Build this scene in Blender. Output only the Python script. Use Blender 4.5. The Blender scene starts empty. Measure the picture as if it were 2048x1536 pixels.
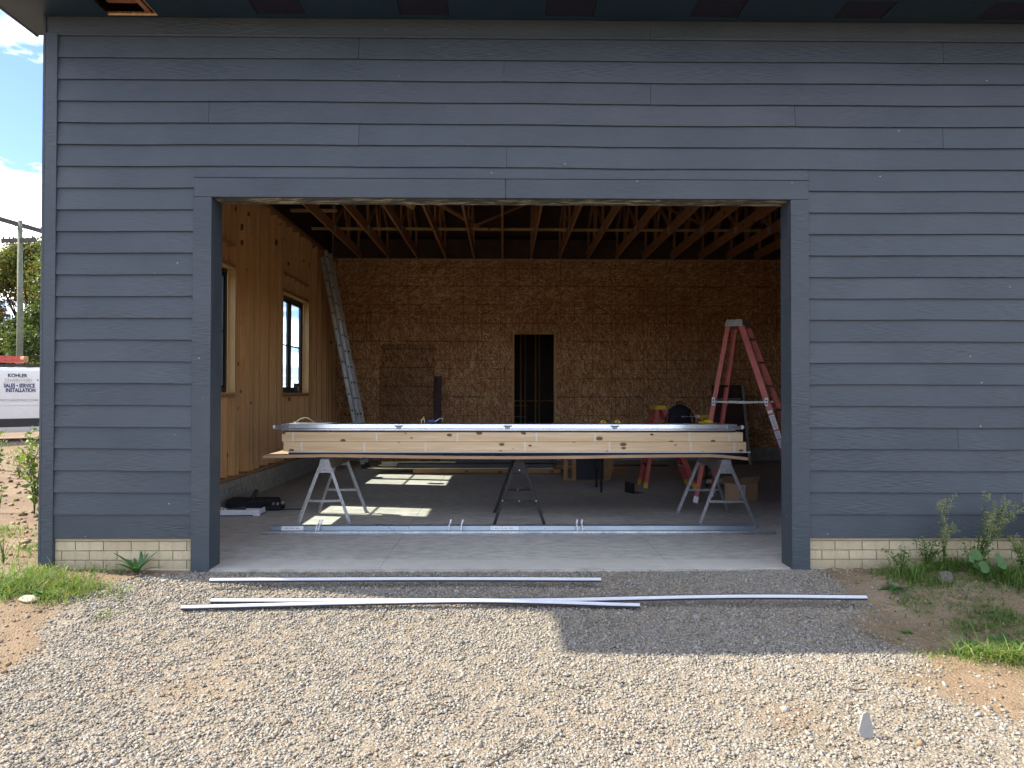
import bpy, bmesh, math, random
import numpy as np
from math import radians, sin, cos, pi, sqrt, atan
from mathutils import Vector, Matrix, noise

random.seed(7)
rng = np.random.default_rng(7)
scene = bpy.context.scene
C = scene.collection

# ------------------------------------------------------------------ camera
F = 1420.0
CAM = Vector((0.0, -6.0, 1.474))
cam_data = bpy.data.cameras.new("camera")
cam = bpy.data.objects.new("camera", cam_data)
C.objects.link(cam)
cam_data.sensor_width = 36
cam_data.lens = F / 2048 * 36
cam_data.clip_end = 2000
CR = (Matrix.Rotation(-atan(17 / F), 3, 'Z') @ Matrix.Rotation(pi / 2 + atan(19 / F), 3, 'X')
      @ Matrix.Rotation(0.0015, 3, 'Z'))
cam.matrix_world = Matrix.Translation(CAM) @ CR.to_4x4()
scene.camera = cam

def W(px, py, Y=None, Z=None, X=None):
    """a point of the place seen at a pixel of the 2048 px photograph, at a given depth"""
    d = CR @ Vector(((px - 1024) / F, (768 - py) / F, -1))
    if Y is not None: t = (Y - CAM.y) / d.y
    elif Z is not None: t = (Z - CAM.z) / d.z
    else: t = (X - CAM.x) / d.x
    return CAM + d * t

# ------------------------------------------------------------------ sky and sun
SUN = Vector((0.945, -0.165, -1.0)).normalized()          # the way the light travels
SKY_STRENGTH = 0.14
SUN_STRENGTH = 2.0
world = bpy.data.worlds.new("World")
scene.world = world
world.use_nodes = True
wn, wl = world.node_tree.nodes, world.node_tree.links
wn.clear()
sky = wn.new("ShaderNodeTexSky"); sky.sky_type = 'NISHITA'; sky.sun_disc = False
sky.sun_elevation = math.asin(-SUN.z)
sky.sun_rotation = math.atan2(-SUN.x, -SUN.y)
sky.air_density = 1.0; sky.dust_density = 0.3; sky.ozone_density = 3.0
tc = wn.new("ShaderNodeTexCoord")
sep = wn.new("ShaderNodeSeparateXYZ"); wl.new(tc.outputs['Generated'], sep.inputs[0])
zz = wn.new("ShaderNodeMath"); zz.operation = 'ADD'; zz.inputs[1].default_value = 0.12
wl.new(sep.outputs['Z'], zz.inputs[0])
zc = wn.new("ShaderNodeMath"); zc.operation = 'MAXIMUM'; zc.inputs[1].default_value = 0.05
wl.new(zz.outputs[0], zc.inputs[0])
dx = wn.new("ShaderNodeMath"); dx.operation = 'DIVIDE'
dy = wn.new("ShaderNodeMath"); dy.operation = 'DIVIDE'
wl.new(sep.outputs['X'], dx.inputs[0]); wl.new(zc.outputs[0], dx.inputs[1])
wl.new(sep.outputs['Y'], dy.inputs[0]); wl.new(zc.outputs[0], dy.inputs[1])
cmb = wn.new("ShaderNodeCombineXYZ")
wl.new(dx.outputs[0], cmb.inputs[0]); wl.new(dy.outputs[0], cmb.inputs[1])
CLOUD_SHIFT = (-0.8164, 3.96003, 4.21248)
mp = wn.new("ShaderNodeMapping"); mp.inputs['Location'].default_value = CLOUD_SHIFT
wl.new(cmb.outputs[0], mp.inputs[0])
cn = wn.new("ShaderNodeTexNoise"); cn.inputs['Scale'].default_value = 1.25
cn.inputs['Detail'].default_value = 9; cn.inputs['Roughness'].default_value = 0.55
cn.inputs['Distortion'].default_value = 0.25
wl.new(mp.outputs[0], cn.inputs['Vector'])
cr = wn.new("ShaderNodeValToRGB")
cr.color_ramp.elements[0].position = 0.495; cr.color_ramp.elements[0].color = (0, 0, 0, 1)
cr.color_ramp.elements[1].position = 0.560; cr.color_ramp.elements[1].color = (1, 1, 1, 1)
wl.new(cn.outputs['Fac'], cr.inputs[0])
cn2 = wn.new("ShaderNodeTexNoise"); cn2.inputs['Scale'].default_value = 3.0; cn2.inputs['Detail'].default_value = 6
wl.new(mp.outputs[0], cn2.inputs['Vector'])
cr2 = wn.new("ShaderNodeValToRGB")
cr2.color_ramp.elements[0].position = 0.35; cr2.color_ramp.elements[0].color = (2.7, 2.9, 3.1, 1)
cr2.color_ramp.elements[1].position = 0.6; cr2.color_ramp.elements[1].color = (5.5, 5.7, 5.8, 1)
wl.new(cn2.outputs['Fac'], cr2.inputs[0])
cm = wn.new("ShaderNodeMix"); cm.data_type = 'RGBA'
tn = wn.new("ShaderNodeMix"); tn.data_type = 'RGBA'; tn.blend_type = 'MULTIPLY'; tn.inputs[0].default_value = 1.0
tn.inputs[7].default_value = (0.24, 0.25, 0.36, 1)
hs = wn.new("ShaderNodeHueSaturation"); hs.inputs['Saturation'].default_value = 1.0
wl.new(sky.outputs[0], hs.inputs['Color']); wl.new(hs.outputs[0], tn.inputs[6])
wl.new(cr.outputs[0], cm.inputs[0]); wl.new(tn.outputs[2], cm.inputs[6]); wl.new(cr2.outputs[0], cm.inputs[7])
bg = wn.new("ShaderNodeBackground"); bg.inputs[1].default_value = SKY_STRENGTH
wl.new(cm.outputs[2], bg.inputs[0])
wo = wn.new("ShaderNodeOutputWorld"); wl.new(bg.outputs[0], wo.inputs[0])

sd = bpy.data.lights.new("sun", 'SUN')
sun = bpy.data.objects.new("sun", sd); C.objects.link(sun)
sd.energy = SUN_STRENGTH; sd.angle = radians(0.55); sd.color = (1.0, 0.90, 0.73)
sun.location = (-20, 5, 25)
sun.rotation_mode = 'QUATERNION'
sun.rotation_quaternion = SUN.to_track_quat('-Z', 'Y')

scene.view_settings.view_transform = 'Standard'
scene.view_settings.look = 'None'
scene.view_settings.gamma = 1.0
scene.view_settings.use_curve_mapping = False
scene.view_settings.exposure = 2.7
scene.render.engine = 'CYCLES'
cy = scene.cycles
cy.use_denoising = True
cy.max_bounces = 10; cy.diffuse_bounces = 8; cy.glossy_bounces = 3
cy.transparent_max_bounces = 12; cy.transmission_bounces = 4
cy.sample_clamp_indirect = 8
cy.caustics_reflective = False; cy.caustics_refractive = False

# ------------------------------------------------------------------ materials
class NT:
    def __init__(s, name):
        s.m = bpy.data.materials.new(name); s.m.use_nodes = True
        s.t = s.m.node_tree; s.t.nodes.clear()
        s.out = s.t.nodes.new("ShaderNodeOutputMaterial")
        s.b = s.t.nodes.new("ShaderNodeBsdfPrincipled")
        s.t.links.new(s.b.outputs[0], s.out.inputs[0])
    def n(s, kind, **kw):
        nd = s.t.nodes.new("ShaderNode" + kind)
        for k, v in kw.items():
            if k.startswith('_'): setattr(nd, k[1:], v)
            else: s.set(nd, k, v)
        return nd
    def set(s, nd, k, v):
        inp = nd.inputs[int(k[1:])] if (k[0] == 'i' and k[1:].isdigit()) else nd.inputs[k.replace('__', ' ')]
        if isinstance(v, bpy.types.NodeSocket): s.t.links.new(v, inp)
        elif isinstance(v, bpy.types.Node): s.t.links.new(v.outputs[0], inp)
        else:
            if isinstance(v, (tuple, list)) and len(v) == 3 and inp.type == 'RGBA': v = (*v, 1)
            inp.default_value = v
    def coords(s, shuffle=0.0):
        t = s.n("TexCoord")
        if not shuffle: return t.outputs['Object']
        oi = s.n("ObjectInfo")
        k = s.n("VectorMath", _operation='SCALE', i0=(7.3, 5.1, 9.7), Scale=oi.outputs['Random'])
        k2 = s.n("VectorMath", _operation='SCALE', i0=k.outputs[0], Scale=shuffle)
        a = s.n("VectorMath", _operation='ADD', i0=t.outputs['Object'], i1=k2.outputs[0])
        return a.outputs[0]
    def mapping(s, vec, scale=(1, 1, 1), rot=(0, 0, 0), loc=(0, 0, 0)):
        m = s.n("Mapping", Vector=vec); m.inputs['Scale'].default_value = scale
        m.inputs['Rotation'].default_value = rot; m.inputs['Location'].default_value = loc
        return m.outputs[0]
    def noise(s, vec, scale, detail=4, rough=0.5, dist=0.0, out='Fac'):
        return s.n("TexNoise", Vector=vec, Scale=scale, Detail=detail, Roughness=rough, Distortion=dist).outputs[out]
    def ramp(s, fac, stops):
        r = s.n("ValToRGB", Fac=fac); e = r.color_ramp.elements
        while len(e) < len(stops): e.new(0.5)
        for el, (p, c) in zip(e, stops):
            el.position = p
            if not isinstance(c, (tuple, list)): c = (c, c, c)
            el.color = (*c, 1)
        return r.outputs[0]
    def mix(s, fac, a, b, mode='MIX'):
        m = s.n("Mix", _data_type='RGBA', _blend_type=mode)
        s.set(m, 'i0', fac); s.set(m, 'i6', a); s.set(m, 'i7', b)
        return m.outputs[2]
    def math(s, op, a, b=0.0, c=None):
        m = s.n("Math", _operation=op); s.set(m, 'i0', a); s.set(m, 'i1', b)
        if c is not None: s.set(m, 'i2', c)
        return m.outputs[0]
    def bump(s, h, strength=0.3, dist=0.01):
        b = s.n("Bump", Height=h, Strength=strength, Distance=dist)
        s.t.links.new(b.outputs[0], s.b.inputs['Normal'])
    def fin(s, color=None, rough=0.6, metal=0.0, spec=0.5):
        if color is not None: s.set(s.b, 'Base Color', color)
        s.set(s.b, 'Roughness', rough); s.set(s.b, 'Metallic', metal)
        s.b.inputs['Specular IOR Level'].default_value = spec
        return s.m

def lerp3(a, b, t): return tuple(x + (y - x) * t for x, y in zip(a, b))

def simple(name, col, rough=0.6, metal=0.0, var=0.18, scale=6.0, bump=0.0, bscale=60, spec=0.5, shuffle=1.0):
    s = NT(name); v = s.coords(shuffle)
    n = s.noise(v, scale, 5, 0.6)
    c = s.ramp(n, [(0.3, lerp3(col, (0, 0, 0), var)), (0.7, tuple(min(.9, q * (1 + var * .6)) for q in col))])
    if bump: s.bump(s.noise(v, bscale, 4), bump, 0.004)
    r = s.n("MapRange", Value=s.noise(v, scale * 3, 3)); r.inputs['To Min'].default_value = max(0.05, rough - 0.12)
    r.inputs['To Max'].default_value = min(1, rough + 0.12)
    return s.fin(c, r.outputs[0], metal, spec)

def siding_mat():
    s = NT("painted_siding"); v = s.coords(3.0)
    col = (0.034, 0.046, 0.058)
    g1 = s.noise(s.mapping(v, (1.0, 1.0, 14.0)), 1.6, 3, 0.5, 1.6)
    wv = s.n("TexWave", Vector=s.mapping(v, (0.5, 1, 7.5)), Scale=3.4, Distortion=7.0, Detail=3.0)
    wv.inputs['Detail Scale'].default_value = 1.2
    fine = s.noise(s.mapping(v, (3.0, 1.0, 60.0)), 3.2, 3, 0.6, 0.4)
    patch = s.noise(v, 1.6, 3, 0.5)
    pm = s.ramp(patch, [(0.38, 0.0), (0.62, 1.0)])
    h = s.math('ADD', s.math('MULTIPLY', wv.outputs['Fac'], pm), s.math('MULTIPLY', fine, 0.9))
    s.bump(h, 0.55, 0.004)
    dirt = s.noise(v, 0.9, 4, 0.6)
    c = s.ramp(dirt, [(0.32, lerp3(col, (0, 0, 0), 0.10)), (0.68, lerp3(col, (1, 1, 1), 0.015))])
    c = s.mix(s.ramp(fine, [(0.35, 0.25), (0.6, 0.0)]), c, (0.022, 0.028, 0.038))
    sp = s.n("TexVoronoi", Vector=s.mapping(v, (1, 1, 1)), Scale=7.0)
    spk = s.math('MULTIPLY', s.math('LESS_THAN', sp.outputs['Distance'], 0.045),
                 s.math('GREATER_THAN', s.noise(v, 2.3, 2), 0.56))
    c = s.mix(s.math('MULTIPLY', spk, 0.6), c, (0.38, 0.38, 0.36))
    scr = s.noise(s.mapping(v, (22, 1, 9), (0, 0.5, 0)), 1.4, 4, 0.7)
    c = s.mix(s.ramp(scr, [(0.70, 0.0), (0.78, 0.35)]), c, (0.22, 0.22, 0.22))
    return s.fin(c, 0.55, 0, 0.45)

def osb_mat(name, horizontal=True, tone=(1, 1, 1), grid=True, wavy=False):
    s = NT(name); v = s.coords(0)
    base = 0.0 if horizontal else pi / 2
    cols = []
    for k, (a, sc) in enumerate([(0.0, 1.0), (0.55, 0.85), (-0.6, 0.9), (1.25, 1.1)]):
        m = s.mapping(v, (11 * sc, 11 * sc, 42 * sc), (0, base + a, 0), (k * 3.1, 0, k * 1.7))
        # rotate first, stretch after
        m1 = s.mapping(v, (1, 1, 1), (0, base + a, 0), (k * 3.1, 0, k * 1.7))
        m = s.mapping(m1, (10 * sc, 10 * sc, 36 * sc))
        vo = s.n("TexVoronoi", Vector=m, Scale=1.0)
        cols.append((vo.outputs['Color'], vo.outputs['Distance']))
    sel = s.noise(v, 26, 2, 0.5)
    sel2 = s.noise(s.mapping(v, loc=(5, 5, 5)), 30, 2, 0.5)
    a = s.mix(s.ramp(sel, [(0.48, 0.0), (0.52, 1.0)]), cols[0][0], cols[1][0])
    b = s.mix(s.ramp(sel, [(0.48, 0.0), (0.52, 1.0)]), cols[2][0], cols[3][0])
    c = s.mix(s.ramp(sel2, [(0.52, 0.0), (0.56, 1.0)]), a, b)
    val = s.n("SeparateColor", Color=c).outputs[0]
    T = lambda q: tuple(x * t for x, t in zip(q, tone))
    col = s.ramp(val, [(0.0, T((0.26, 0.095, 0.04))), (0.35, T((0.52, 0.235, 0.095))), (0.62, T((0.68, 0.36, 0.155))),
                       (0.82, T((0.84, 0.56, 0.28))), (1.0, T((0.90, 0.72, 0.45)))])
    big = s.noise(v, 0.8, 3)
    col = s.mix(s.ramp(big, [(0.35, 0.35), (0.65, 0.0)]), col, T((0.30, 0.12, 0.065)), 'MIX')
    if grid:
        sx = s.n("SeparateXYZ", Vector=v)
        def lines(sock, period, w, off):
            q = s.math('ADD', sock, off)
            f = s.math('ABSOLUTE', s.math('SUBTRACT', s.math('FRACT', s.math('DIVIDE', q, period)), 0.5))
            return s.math('LESS_THAN', f, w / period)
        brk = s.ramp(s.noise(s.mapping(v, (0.8, 0.8, 1.6)), 1.3, 1), [(0.44, 0.25), (0.5, 1.0)])
        g = s.math('MAXIMUM', lines(sx.outputs[0], 0.4064, 0.007, 1.49 + .2032 * 2), lines(sx.outputs[2], 0.4064, 0.007, 0.03))
        g = s.math('MAXIMUM', g, s.math('MULTIPLY', lines(sx.outputs[0], 0.6096, 0.008, 1.49), 0.8))
        g = s.math('MAXIMUM', g, s.math('MULTIPLY', lines(sx.outputs[2], 0.6096, 0.008, 0.12), 0.8))
        col = s.mix(s.math('MULTIPLY', s.math('MULTIPLY', g, brk), 0.65), col, (0.06, 0.03, 0.015))
    s.bump(val, 0.25, 0.003)
    return s.fin(col, 0.65, 0, 0.3)

def wood_mat(name, light, dark, axis='Z', knots=0.5, grain=1.0, shuffle=4.0, rough=0.65, stains=0.0):
    s = NT(name); v = s.coords(shuffle)
    sc = {'X': (0.5, 9, 9), 'Y': (9, 0.5, 9), 'Z': (9, 9, 0.5)}[axis]
    m = s.mapping(v, sc)
    g = s.noise(m, 1.4 * grain, 5, 0.6, 1.2)
    g2 = s.noise(s.mapping(v, tuple(x * 5 for x in sc)), 1.6, 3, 0.5, 0.3)
    c = s.ramp(g, [(0.30, dark), (0.52, lerp3(dark, light, 0.6)), (0.72, light)])
    c = s.mix(s.ramp(g2, [(0.35, 0.35), (0.65, 0.0)]), c, lerp3(dark, (0, 0, 0), 0.3))
    oi = s.n("ObjectInfo")
    c = s.mix(s.math('MULTIPLY', oi.outputs['Random'], 0.35), c, lerp3(dark, light, 0.15))
    if knots:
        ks = {'X': (0.55, 1, 1), 'Y': (1, 0.55, 1), 'Z': (1, 1, 0.55)}[axis]
        kv = s.n("TexVoronoi", Vector=s.mapping(v, ks), Scale=7.0 if knots < .9 else 11.0)
        rad = s.math('MULTIPLY', s.n("SeparateColor", Color=kv.outputs['Color']).outputs[0], 0.20 if knots < .9 else .22)
        kd = s.math('SUBTRACT', kv.outputs['Distance'], rad)
        km = s.ramp(kd, [(0.0, 1.0), (0.035, 0.0)])
        sel = s.math('LESS_THAN', s.n("SeparateColor", Color=kv.outputs['Color']).outputs[1], knots)
        c = s.mix(s.math('MULTIPLY', s.math('MULTIPLY', km, sel), 0.95), c, lerp3(dark, (0.03, 0.012, 0.005), 0.85))
    if stains:
        c = s.mix(s.ramp(s.noise(v, 2.2, 4), [(0.55, 0.0), (0.7, stains)]), c, (0.12, 0.07, 0.04))
    s.bump(g2, 0.2, 0.002)
    return s.fin(c, rough, 0, 0.35)

def concrete_mat():
    s = NT("trowelled_concrete"); v = s.coords(0)
    a = s.noise(s.mapping(v, (0.55, 1.5, 1)), 0.8, 6, 0.62, 0.6)
    b = s.noise(s.mapping(v, (1.0, 2.2, 1)), 6.0, 6, 0.7)
    c = s.ramp(a, [(0.3, (0.36, 0.345, 0.315)), (0.52, (0.46, 0.445, 0.41)), (0.72, (0.53, 0.51, 0.47))])
    c = s.mix(s.ramp(b, [(0.38, 0.55), (0.6, 0.0)]), c, (0.20, 0.195, 0.18))
    y = s.n("SeparateXYZ", Vector=v).outputs[1]
    edge = s.math('LESS_THAN', s.math('ADD', y, s.math('MULTIPLY', s.noise(v, 9, 3), 0.03)), 0.34)
    lightc = s.ramp(s.noise(v, 5, 5, 0.7), [(0.3, (0.40, 0.38, 0.345)), (0.7, (0.50, 0.475, 0.43))])
    c = s.mix(s.math('MULTIPLY', edge, 0.8), c, lightc)
    sp = s.n("TexVoronoi", Vector=v, Scale=11.0)
    spk = s.math('MULTIPLY', s.math('LESS_THAN', sp.outputs['Distance'], 0.06), s.math('GREATER_THAN', s.noise(v, 1.3, 3), 0.54))
    c = s.mix(s.math('MULTIPLY', spk, 0.5), c, (0.10, 0.09, 0.08))
    st = s.noise(s.mapping(v, (1.2, 3.5, 1)), 1.9, 5, 0.7, 1.0)
    c = s.mix(s.ramp(st, [(0.62, 0.0), (0.72, 0.45)]), c, (0.16, 0.135, 0.10))
    s.bump(s.noise(v, 40, 5, 0.7), 0.12, 0.004)
    return s.fin(c, s.ramp(a, [(0.3, 0.55), (0.7, 0.75)]), 0, 0.4)

def ground_mat():
    s = NT("dirt_and_gravel"); v = s.coords(0)
    at = s.n("Attribute", _attribute_name="gravel")
    d1 = s.noise(v, 0.9, 6, 0.6, 0.3); d2 = s.noise(v, 14, 6, 0.7)
    dirt = s.ramp(d1, [(0.3, (0.125, 0.088, 0.056)), (0.55, (0.205, 0.15, 0.098)), (0.75, (0.28, 0.22, 0.15))])
    dirt = s.mix(s.ramp(d2, [(0.35, 0.5), (0.6, 0.0)]), dirt, (0.14, 0.095, 0.06))
    vo = s.n("TexVoronoi", Vector=v, Scale=75.0)
    vc = s.n("SeparateColor", Color=vo.outputs['Color']).outputs[0]
    grit = s.ramp(vc, [(0.0, (0.13, 0.108, 0.082)), (0.5, (0.19, 0.162, 0.124)), (1.0, (0.25, 0.22, 0.175))])
    grit = s.mix(s.ramp(s.noise(v, 1.7, 4), [(0.5, 0.0), (0.75, 0.35)]), grit, (0.25, 0.18, 0.12))
    f = s.ramp(s.math('ADD', at.outputs['Fac'], s.math('MULTIPLY', s.math('SUBTRACT', d2, 0.5), 0.6)), [(0.3, 0.0), (0.6, 1.0)])
    c = s.mix(f, dirt, grit)
    h = s.math('ADD', s.math('MULTIPLY', d2, 0.6), s.math('MULTIPLY', s.math('SUBTRACT', 1.0, vo.outputs['Distance']), 0.5))
    h = s.math('ADD', h, s.math('MULTIPLY', s.noise(v, 5, 6, 0.7), 1.6))
    s.bump(h, 0.8, 0.02)
    return s.fin(c, 0.92, 0, 0.2)

def stone_mat():
    s = NT("crushed_stone")
    at = s.n("Attribute", _attribute_name="tint")
    v = s.coords(0)
    n = s.noise(v, 160, 3)
    c = s.mix(s.ramp(n, [(0.35, 0.3), (0.65, 0.0)]), at.outputs['Color'], (0.13, 0.115, 0.10), 'MIX')
    return s.fin(c, 0.9, 0, 0.25)

def leaf_mat(name, cols, trans=0.35, attr=True):
    s = NT(name)
    if attr:
        at = s.n("Attribute", _attribute_name="tint").outputs['Fac']
    else:
        at = s.noise(s.coords(2.0), 18, 2)
    n = len(cols)
    c = s.ramp(at, [(i / (n - 1), k) for i, k in enumerate(cols)])
    s.fin(c, 0.55, 0, 0.35)
    tr = s.n("BsdfTranslucent"); s.set(tr, 'Color', s.mix(1.0, c, (1.3, 1.35, 0.55), 'MULTIPLY'))
    mx = s.n("MixShader", Fac=trans, i1=s.b.outputs[0], i2=tr.outputs[0])
    s.t.links.new(mx.outputs[0], s.out.inputs[0])
    return s.m

def brick_mat():
    s = NT("cream_painted_brick"); v = s.coords(3.0)
    oi = s.n("ObjectInfo")
    c = s.ramp(oi.outputs['Random'], [(0.0, (0.41, 0.34, 0.215)), (0.5, (0.44, 0.37, 0.24)), (1.0, (0.47, 0.405, 0.27))])
    st = s.noise(s.mapping(v, (2.0, 2, 16)), 7, 4, 0.7)
    c = s.mix(s.ramp(st, [(0.32, 0.5), (0.5, 0.0)]), c, (0.30, 0.25, 0.17))
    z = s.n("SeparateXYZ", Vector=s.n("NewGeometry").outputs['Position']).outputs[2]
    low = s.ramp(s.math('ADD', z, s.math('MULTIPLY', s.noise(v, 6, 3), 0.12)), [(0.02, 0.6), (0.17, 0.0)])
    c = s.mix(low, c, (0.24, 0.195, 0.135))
    c = s.mix(s.ramp(s.noise(s.coords(0), 3.1, 5, 0.7), [(0.5, 0.0), (0.72, 0.5)]), c, (0.27, 0.225, 0.16))
    s.bump(st, 0.8, 0.006)
    return s.fin(c, 0.85, 0, 0.3)

def glass_mat():
    s = NT("window_glass")
    tr = s.n("BsdfTransparent", Color=(0.90, 0.96, 0.98, 1)); gl = s.n("BsdfGlossy", Roughness=0.02)
    lw = s.n("LayerWeight", Blend=0.5)
    fr = s.math('MULTIPLY_ADD', s.math('POWER', lw.outputs['Facing'], 5.0), 0.5, 0.03)
    mx = s.n("MixShader", Fac=fr, i1=tr.outputs[0], i2=gl.outputs[0])
    s.t.links.new(mx.outputs[0], s.out.inputs[0])
    return s.m

def galv_mat(name, col=(0.55, 0.57, 0.60), rough=0.38, metal=0.85, dirt=.45):
    s = NT(name); v = s.coords(1.5)
    sp = s.n("TexVoronoi", Vector=v, Scale=60.0)
    k = s.n("SeparateColor", Color=sp.outputs['Color']).outputs[0]
    c = s.ramp(k, [(0, lerp3(col, (0, 0, 0), 0.16)), (1, lerp3(col, (1, 1, 1), 0.12))]) if dirt > .3 else s.ramp(k, [(0, lerp3(col, (0, 0, 0), 0.04)), (1, col)])
    d = s.noise(v, 4, 5, 0.65)
    c = s.mix(s.ramp(d, [(0.5, 0.0), (0.72, dirt)]), c, lerp3(col, (0, 0, 0), 0.5))
    return s.fin(c, s.ramp(d, [(0.3, rough - 0.08), (0.7, rough + 0.4 * dirt)]), metal, 0.5)

M = {}
M['siding'] = siding_mat()
M['soffit'] = simple("blue_black_soffit", (0.010, 0.030, 0.056), 0.5, 0, 0.2, 1.5)
M['dark_hole'] = simple("vent_opening_shade", (0.006, 0.007, 0.022), 0.7)
M['osb_h'] = osb_mat("strand_board_horizontal", True)
M['osb_v'] = osb_mat("strand_board_vertical", False)
M['osb_dark'] = osb_mat("strand_board_plain", True, (0.75, 0.75, 0.75), False)
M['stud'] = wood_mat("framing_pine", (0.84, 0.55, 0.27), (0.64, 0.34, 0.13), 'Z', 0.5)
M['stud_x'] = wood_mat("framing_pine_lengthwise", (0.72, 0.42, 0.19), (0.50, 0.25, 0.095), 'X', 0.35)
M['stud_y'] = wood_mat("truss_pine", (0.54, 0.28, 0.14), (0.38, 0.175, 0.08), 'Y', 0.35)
M['surround'] = wood_mat("pale_pine_window_lining", (0.66, 0.46, 0.22), (0.52, 0.32, 0.13), 'Z', 0.3)
M['lumber'] = wood_mat("clean_pine_lumber", (0.80, 0.62, 0.40), (0.58, 0.39, 0.21), 'X', 1.0, 0.8, 2.0)
M['timber'] = wood_mat("rough_timber", (0.46, 0.27, 0.12), (0.30, 0.15, 0.06), 'X', 0.4, stains=0.6)
M['concrete'] = concrete_mat()
M['foundation'] = simple("grey_foundation_concrete", (0.36, 0.345, 0.30), 0.9, 0, 0.35, 7, 0.5, 40)
M['mortar'] = simple("cream_mortar", (0.33, 0.27, 0.165), 0.92, 0, 0.3, 9, 0.4, 60)
M['brick'] = brick_mat()
M['ground'] = ground_mat()
M['stone'] = stone_mat()
M['glass'] = glass_mat()
M['window_black'] = simple("black_window_frame", (0.014, 0.016, 0.020), 0.4, 0, 0.2)
M['galv'] = galv_mat("galvanised_steel", (0.36, 0.37, 0.39))
M['galv_bright'] = galv_mat("bright_zinc_steel", (0.80, 0.84, 0.90), 0.24, 0.75, dirt=.12)
M['track'] = galv_mat("blue_grey_zinc_track", (0.24, 0.29, 0.33), 0.33, 0.45, dirt=.15)
M['alu'] = galv_mat("dull_aluminium", (0.50, 0.49, 0.45), 0.55, 0.35)
M['black_steel'] = simple("black_painted_steel", (0.012, 0.011, 0.010), 0.5, 0.0, 0.3, 12, spec=.3)
M['black_plastic'] = simple("black_plastic", (0.013, 0.013, 0.016), 0.5, 0, 0.2, 20)
M['black_cloth'] = simple("black_nylon_cloth", (0.010, 0.010, 0.016), 0.8, 0, 0.3, 25, 0.5, 300)
M['yellow'] = simple("yellow_tool_plastic", (0.62, 0.42, 0.03), 0.45, 0, 0.2, 25)
M['white_plastic'] = simple("white_plastic", (0.74, 0.75, 0.78), 0.4, 0, 0.1, 15)
M['white_vinyl'] = simple("white_vinyl_trim", (0.55, 0.56, 0.60), 0.35, 0, 0.06, 8)
M['rubber'] = simple("black_rubber", (0.012, 0.013, 0.02), 0.6, 0, 0.2, 10)
M['orange_rail'] = simple("orange_red_fibreglass", (0.55, 0.10, 0.075), 0.45, 0, 0.28, 9)
M['cardboard'] = simple("brown_cardboard", (0.42, 0.27, 0.16), 0.85, 0, 0.15, 3)
M['label'] = simple("white_paper_label", (0.70, 0.70, 0.72), 0.6, 0, 0.08, 30)
M['strip_paper'] = simple("pale_paper_strip", (0.66, 0.60, 0.50), 0.7, 0, 0.1, 30)
M['print_dark'] = simple("dark_print", (0.03, 0.03, 0.035), 0.6)
M['print_blue'] = simple("blue_print", (0.015, 0.03, 0.13), 0.5)
M['blue_label'] = simple("blue_sticker", (0.02, 0.06, 0.22), 0.45)
M['dark_board'] = simple("dark_prefinished_board", (0.022, 0.026, 0.036), 0.5, 0, 0.2, 3)
M['cream_edge'] = simple("cream_trim_board", (0.70, 0.64, 0.44), 0.6, 0, 0.1, 5)
M['brown_and_shade'] = simple("brown_and_shade_board", (0.085, 0.045, 0.032), 0.6, 0, 0.3, 5)  # brown of real boards, also the shade painted onto the roof voids
M['van_white'] = simple("white_van_paint", (0.72, 0.70, 0.66), 0.3, 0, 0.04, 1.5)
M['van_black'] = simple("black_van_cladding", (0.03, 0.03, 0.032), 0.55, 0, 0.2, 4)
M['tyre'] = simple("tyre_rubber", (0.018, 0.018, 0.018), 0.85, 0, 0.2, 20)
M['dark_glass'] = simple("dark_van_glass", (0.01, 0.014, 0.012), 0.08, 0, 0.1, 2)
M['pole'] = simple("weathered_treated_pole", (0.12, 0.135, 0.09), 0.85, 0, 0.3, 3, 0.4, 30)
M['pole_arm'] = simple("grey_crossarm_wood", (0.06, 0.05, 0.045), 0.85, 0, 0.3, 5)
M['bark'] = simple("tree_bark", (0.09, 0.07, 0.05), 0.95, 0, 0.4, 8, 0.8, 25)
M['plywood'] = simple("sunlit_plywood", (0.58, 0.44, 0.26), 0.8, 0, 0.15, 4)
M['roofing'] = simple("dark_roof_metal", (0.04, 0.045, 0.05), 0.5, 0.3, 0.2, 2)
M['fascia'] = simple("dark_fascia", (0.05, 0.06, 0.075), 0.5, 0, 0.15, 2)
M['hole_ply'] = wood_mat("raw_roof_board", (0.45, 0.22, 0.13), (0.28, 0.12, 0.07), 'X', 0.2)
M['raw_edge'] = simple("raw_cut_edge", (0.62, 0.45, 0.28), 0.8, 0, 0.2, 30)
M['grass'] = leaf_mat("grass_blades", [(0.035, 0.075, 0.012), (0.075, 0.15, 0.025), (0.15, 0.24, 0.05), (0.30, 0.27, 0.11)], 0.35)
M['weed'] = leaf_mat("weed_leaves", [(0.045, 0.085, 0.018), (0.09, 0.15, 0.035), (0.17, 0.21, 0.07)], 0.3)
M['weed_pale'] = leaf_mat("pale_seed_heads", [(0.16, 0.20, 0.08), (0.28, 0.30, 0.14), (0.34, 0.33, 0.2)], 0.3)
M['tree_leaf'] = leaf_mat("autumn_tree_leaves", [(0.035, 0.06, 0.018), (0.07, 0.10, 0.03), (0.15, 0.16, 0.045), (0.30, 0.21, 0.06), (0.32, 0.16, 0.05)], 0.35)

def header_mat():
    s = NT("weathered_header_underside"); v = s.coords(0)
    n = s.noise(s.mapping(v, (2.2, 9, 1)), 2.4, 6, 0.7, 0.6)
    c = s.ramp(n, [(0.40, (0.045, 0.05, 0.055)), (0.52, (0.11, 0.11, 0.09)), (0.60, (0.50, 0.46, 0.34)), (0.75, (0.30, 0.27, 0.19))])
    return s.fin(c, 0.8)
M['header_under'] = header_mat()

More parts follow.
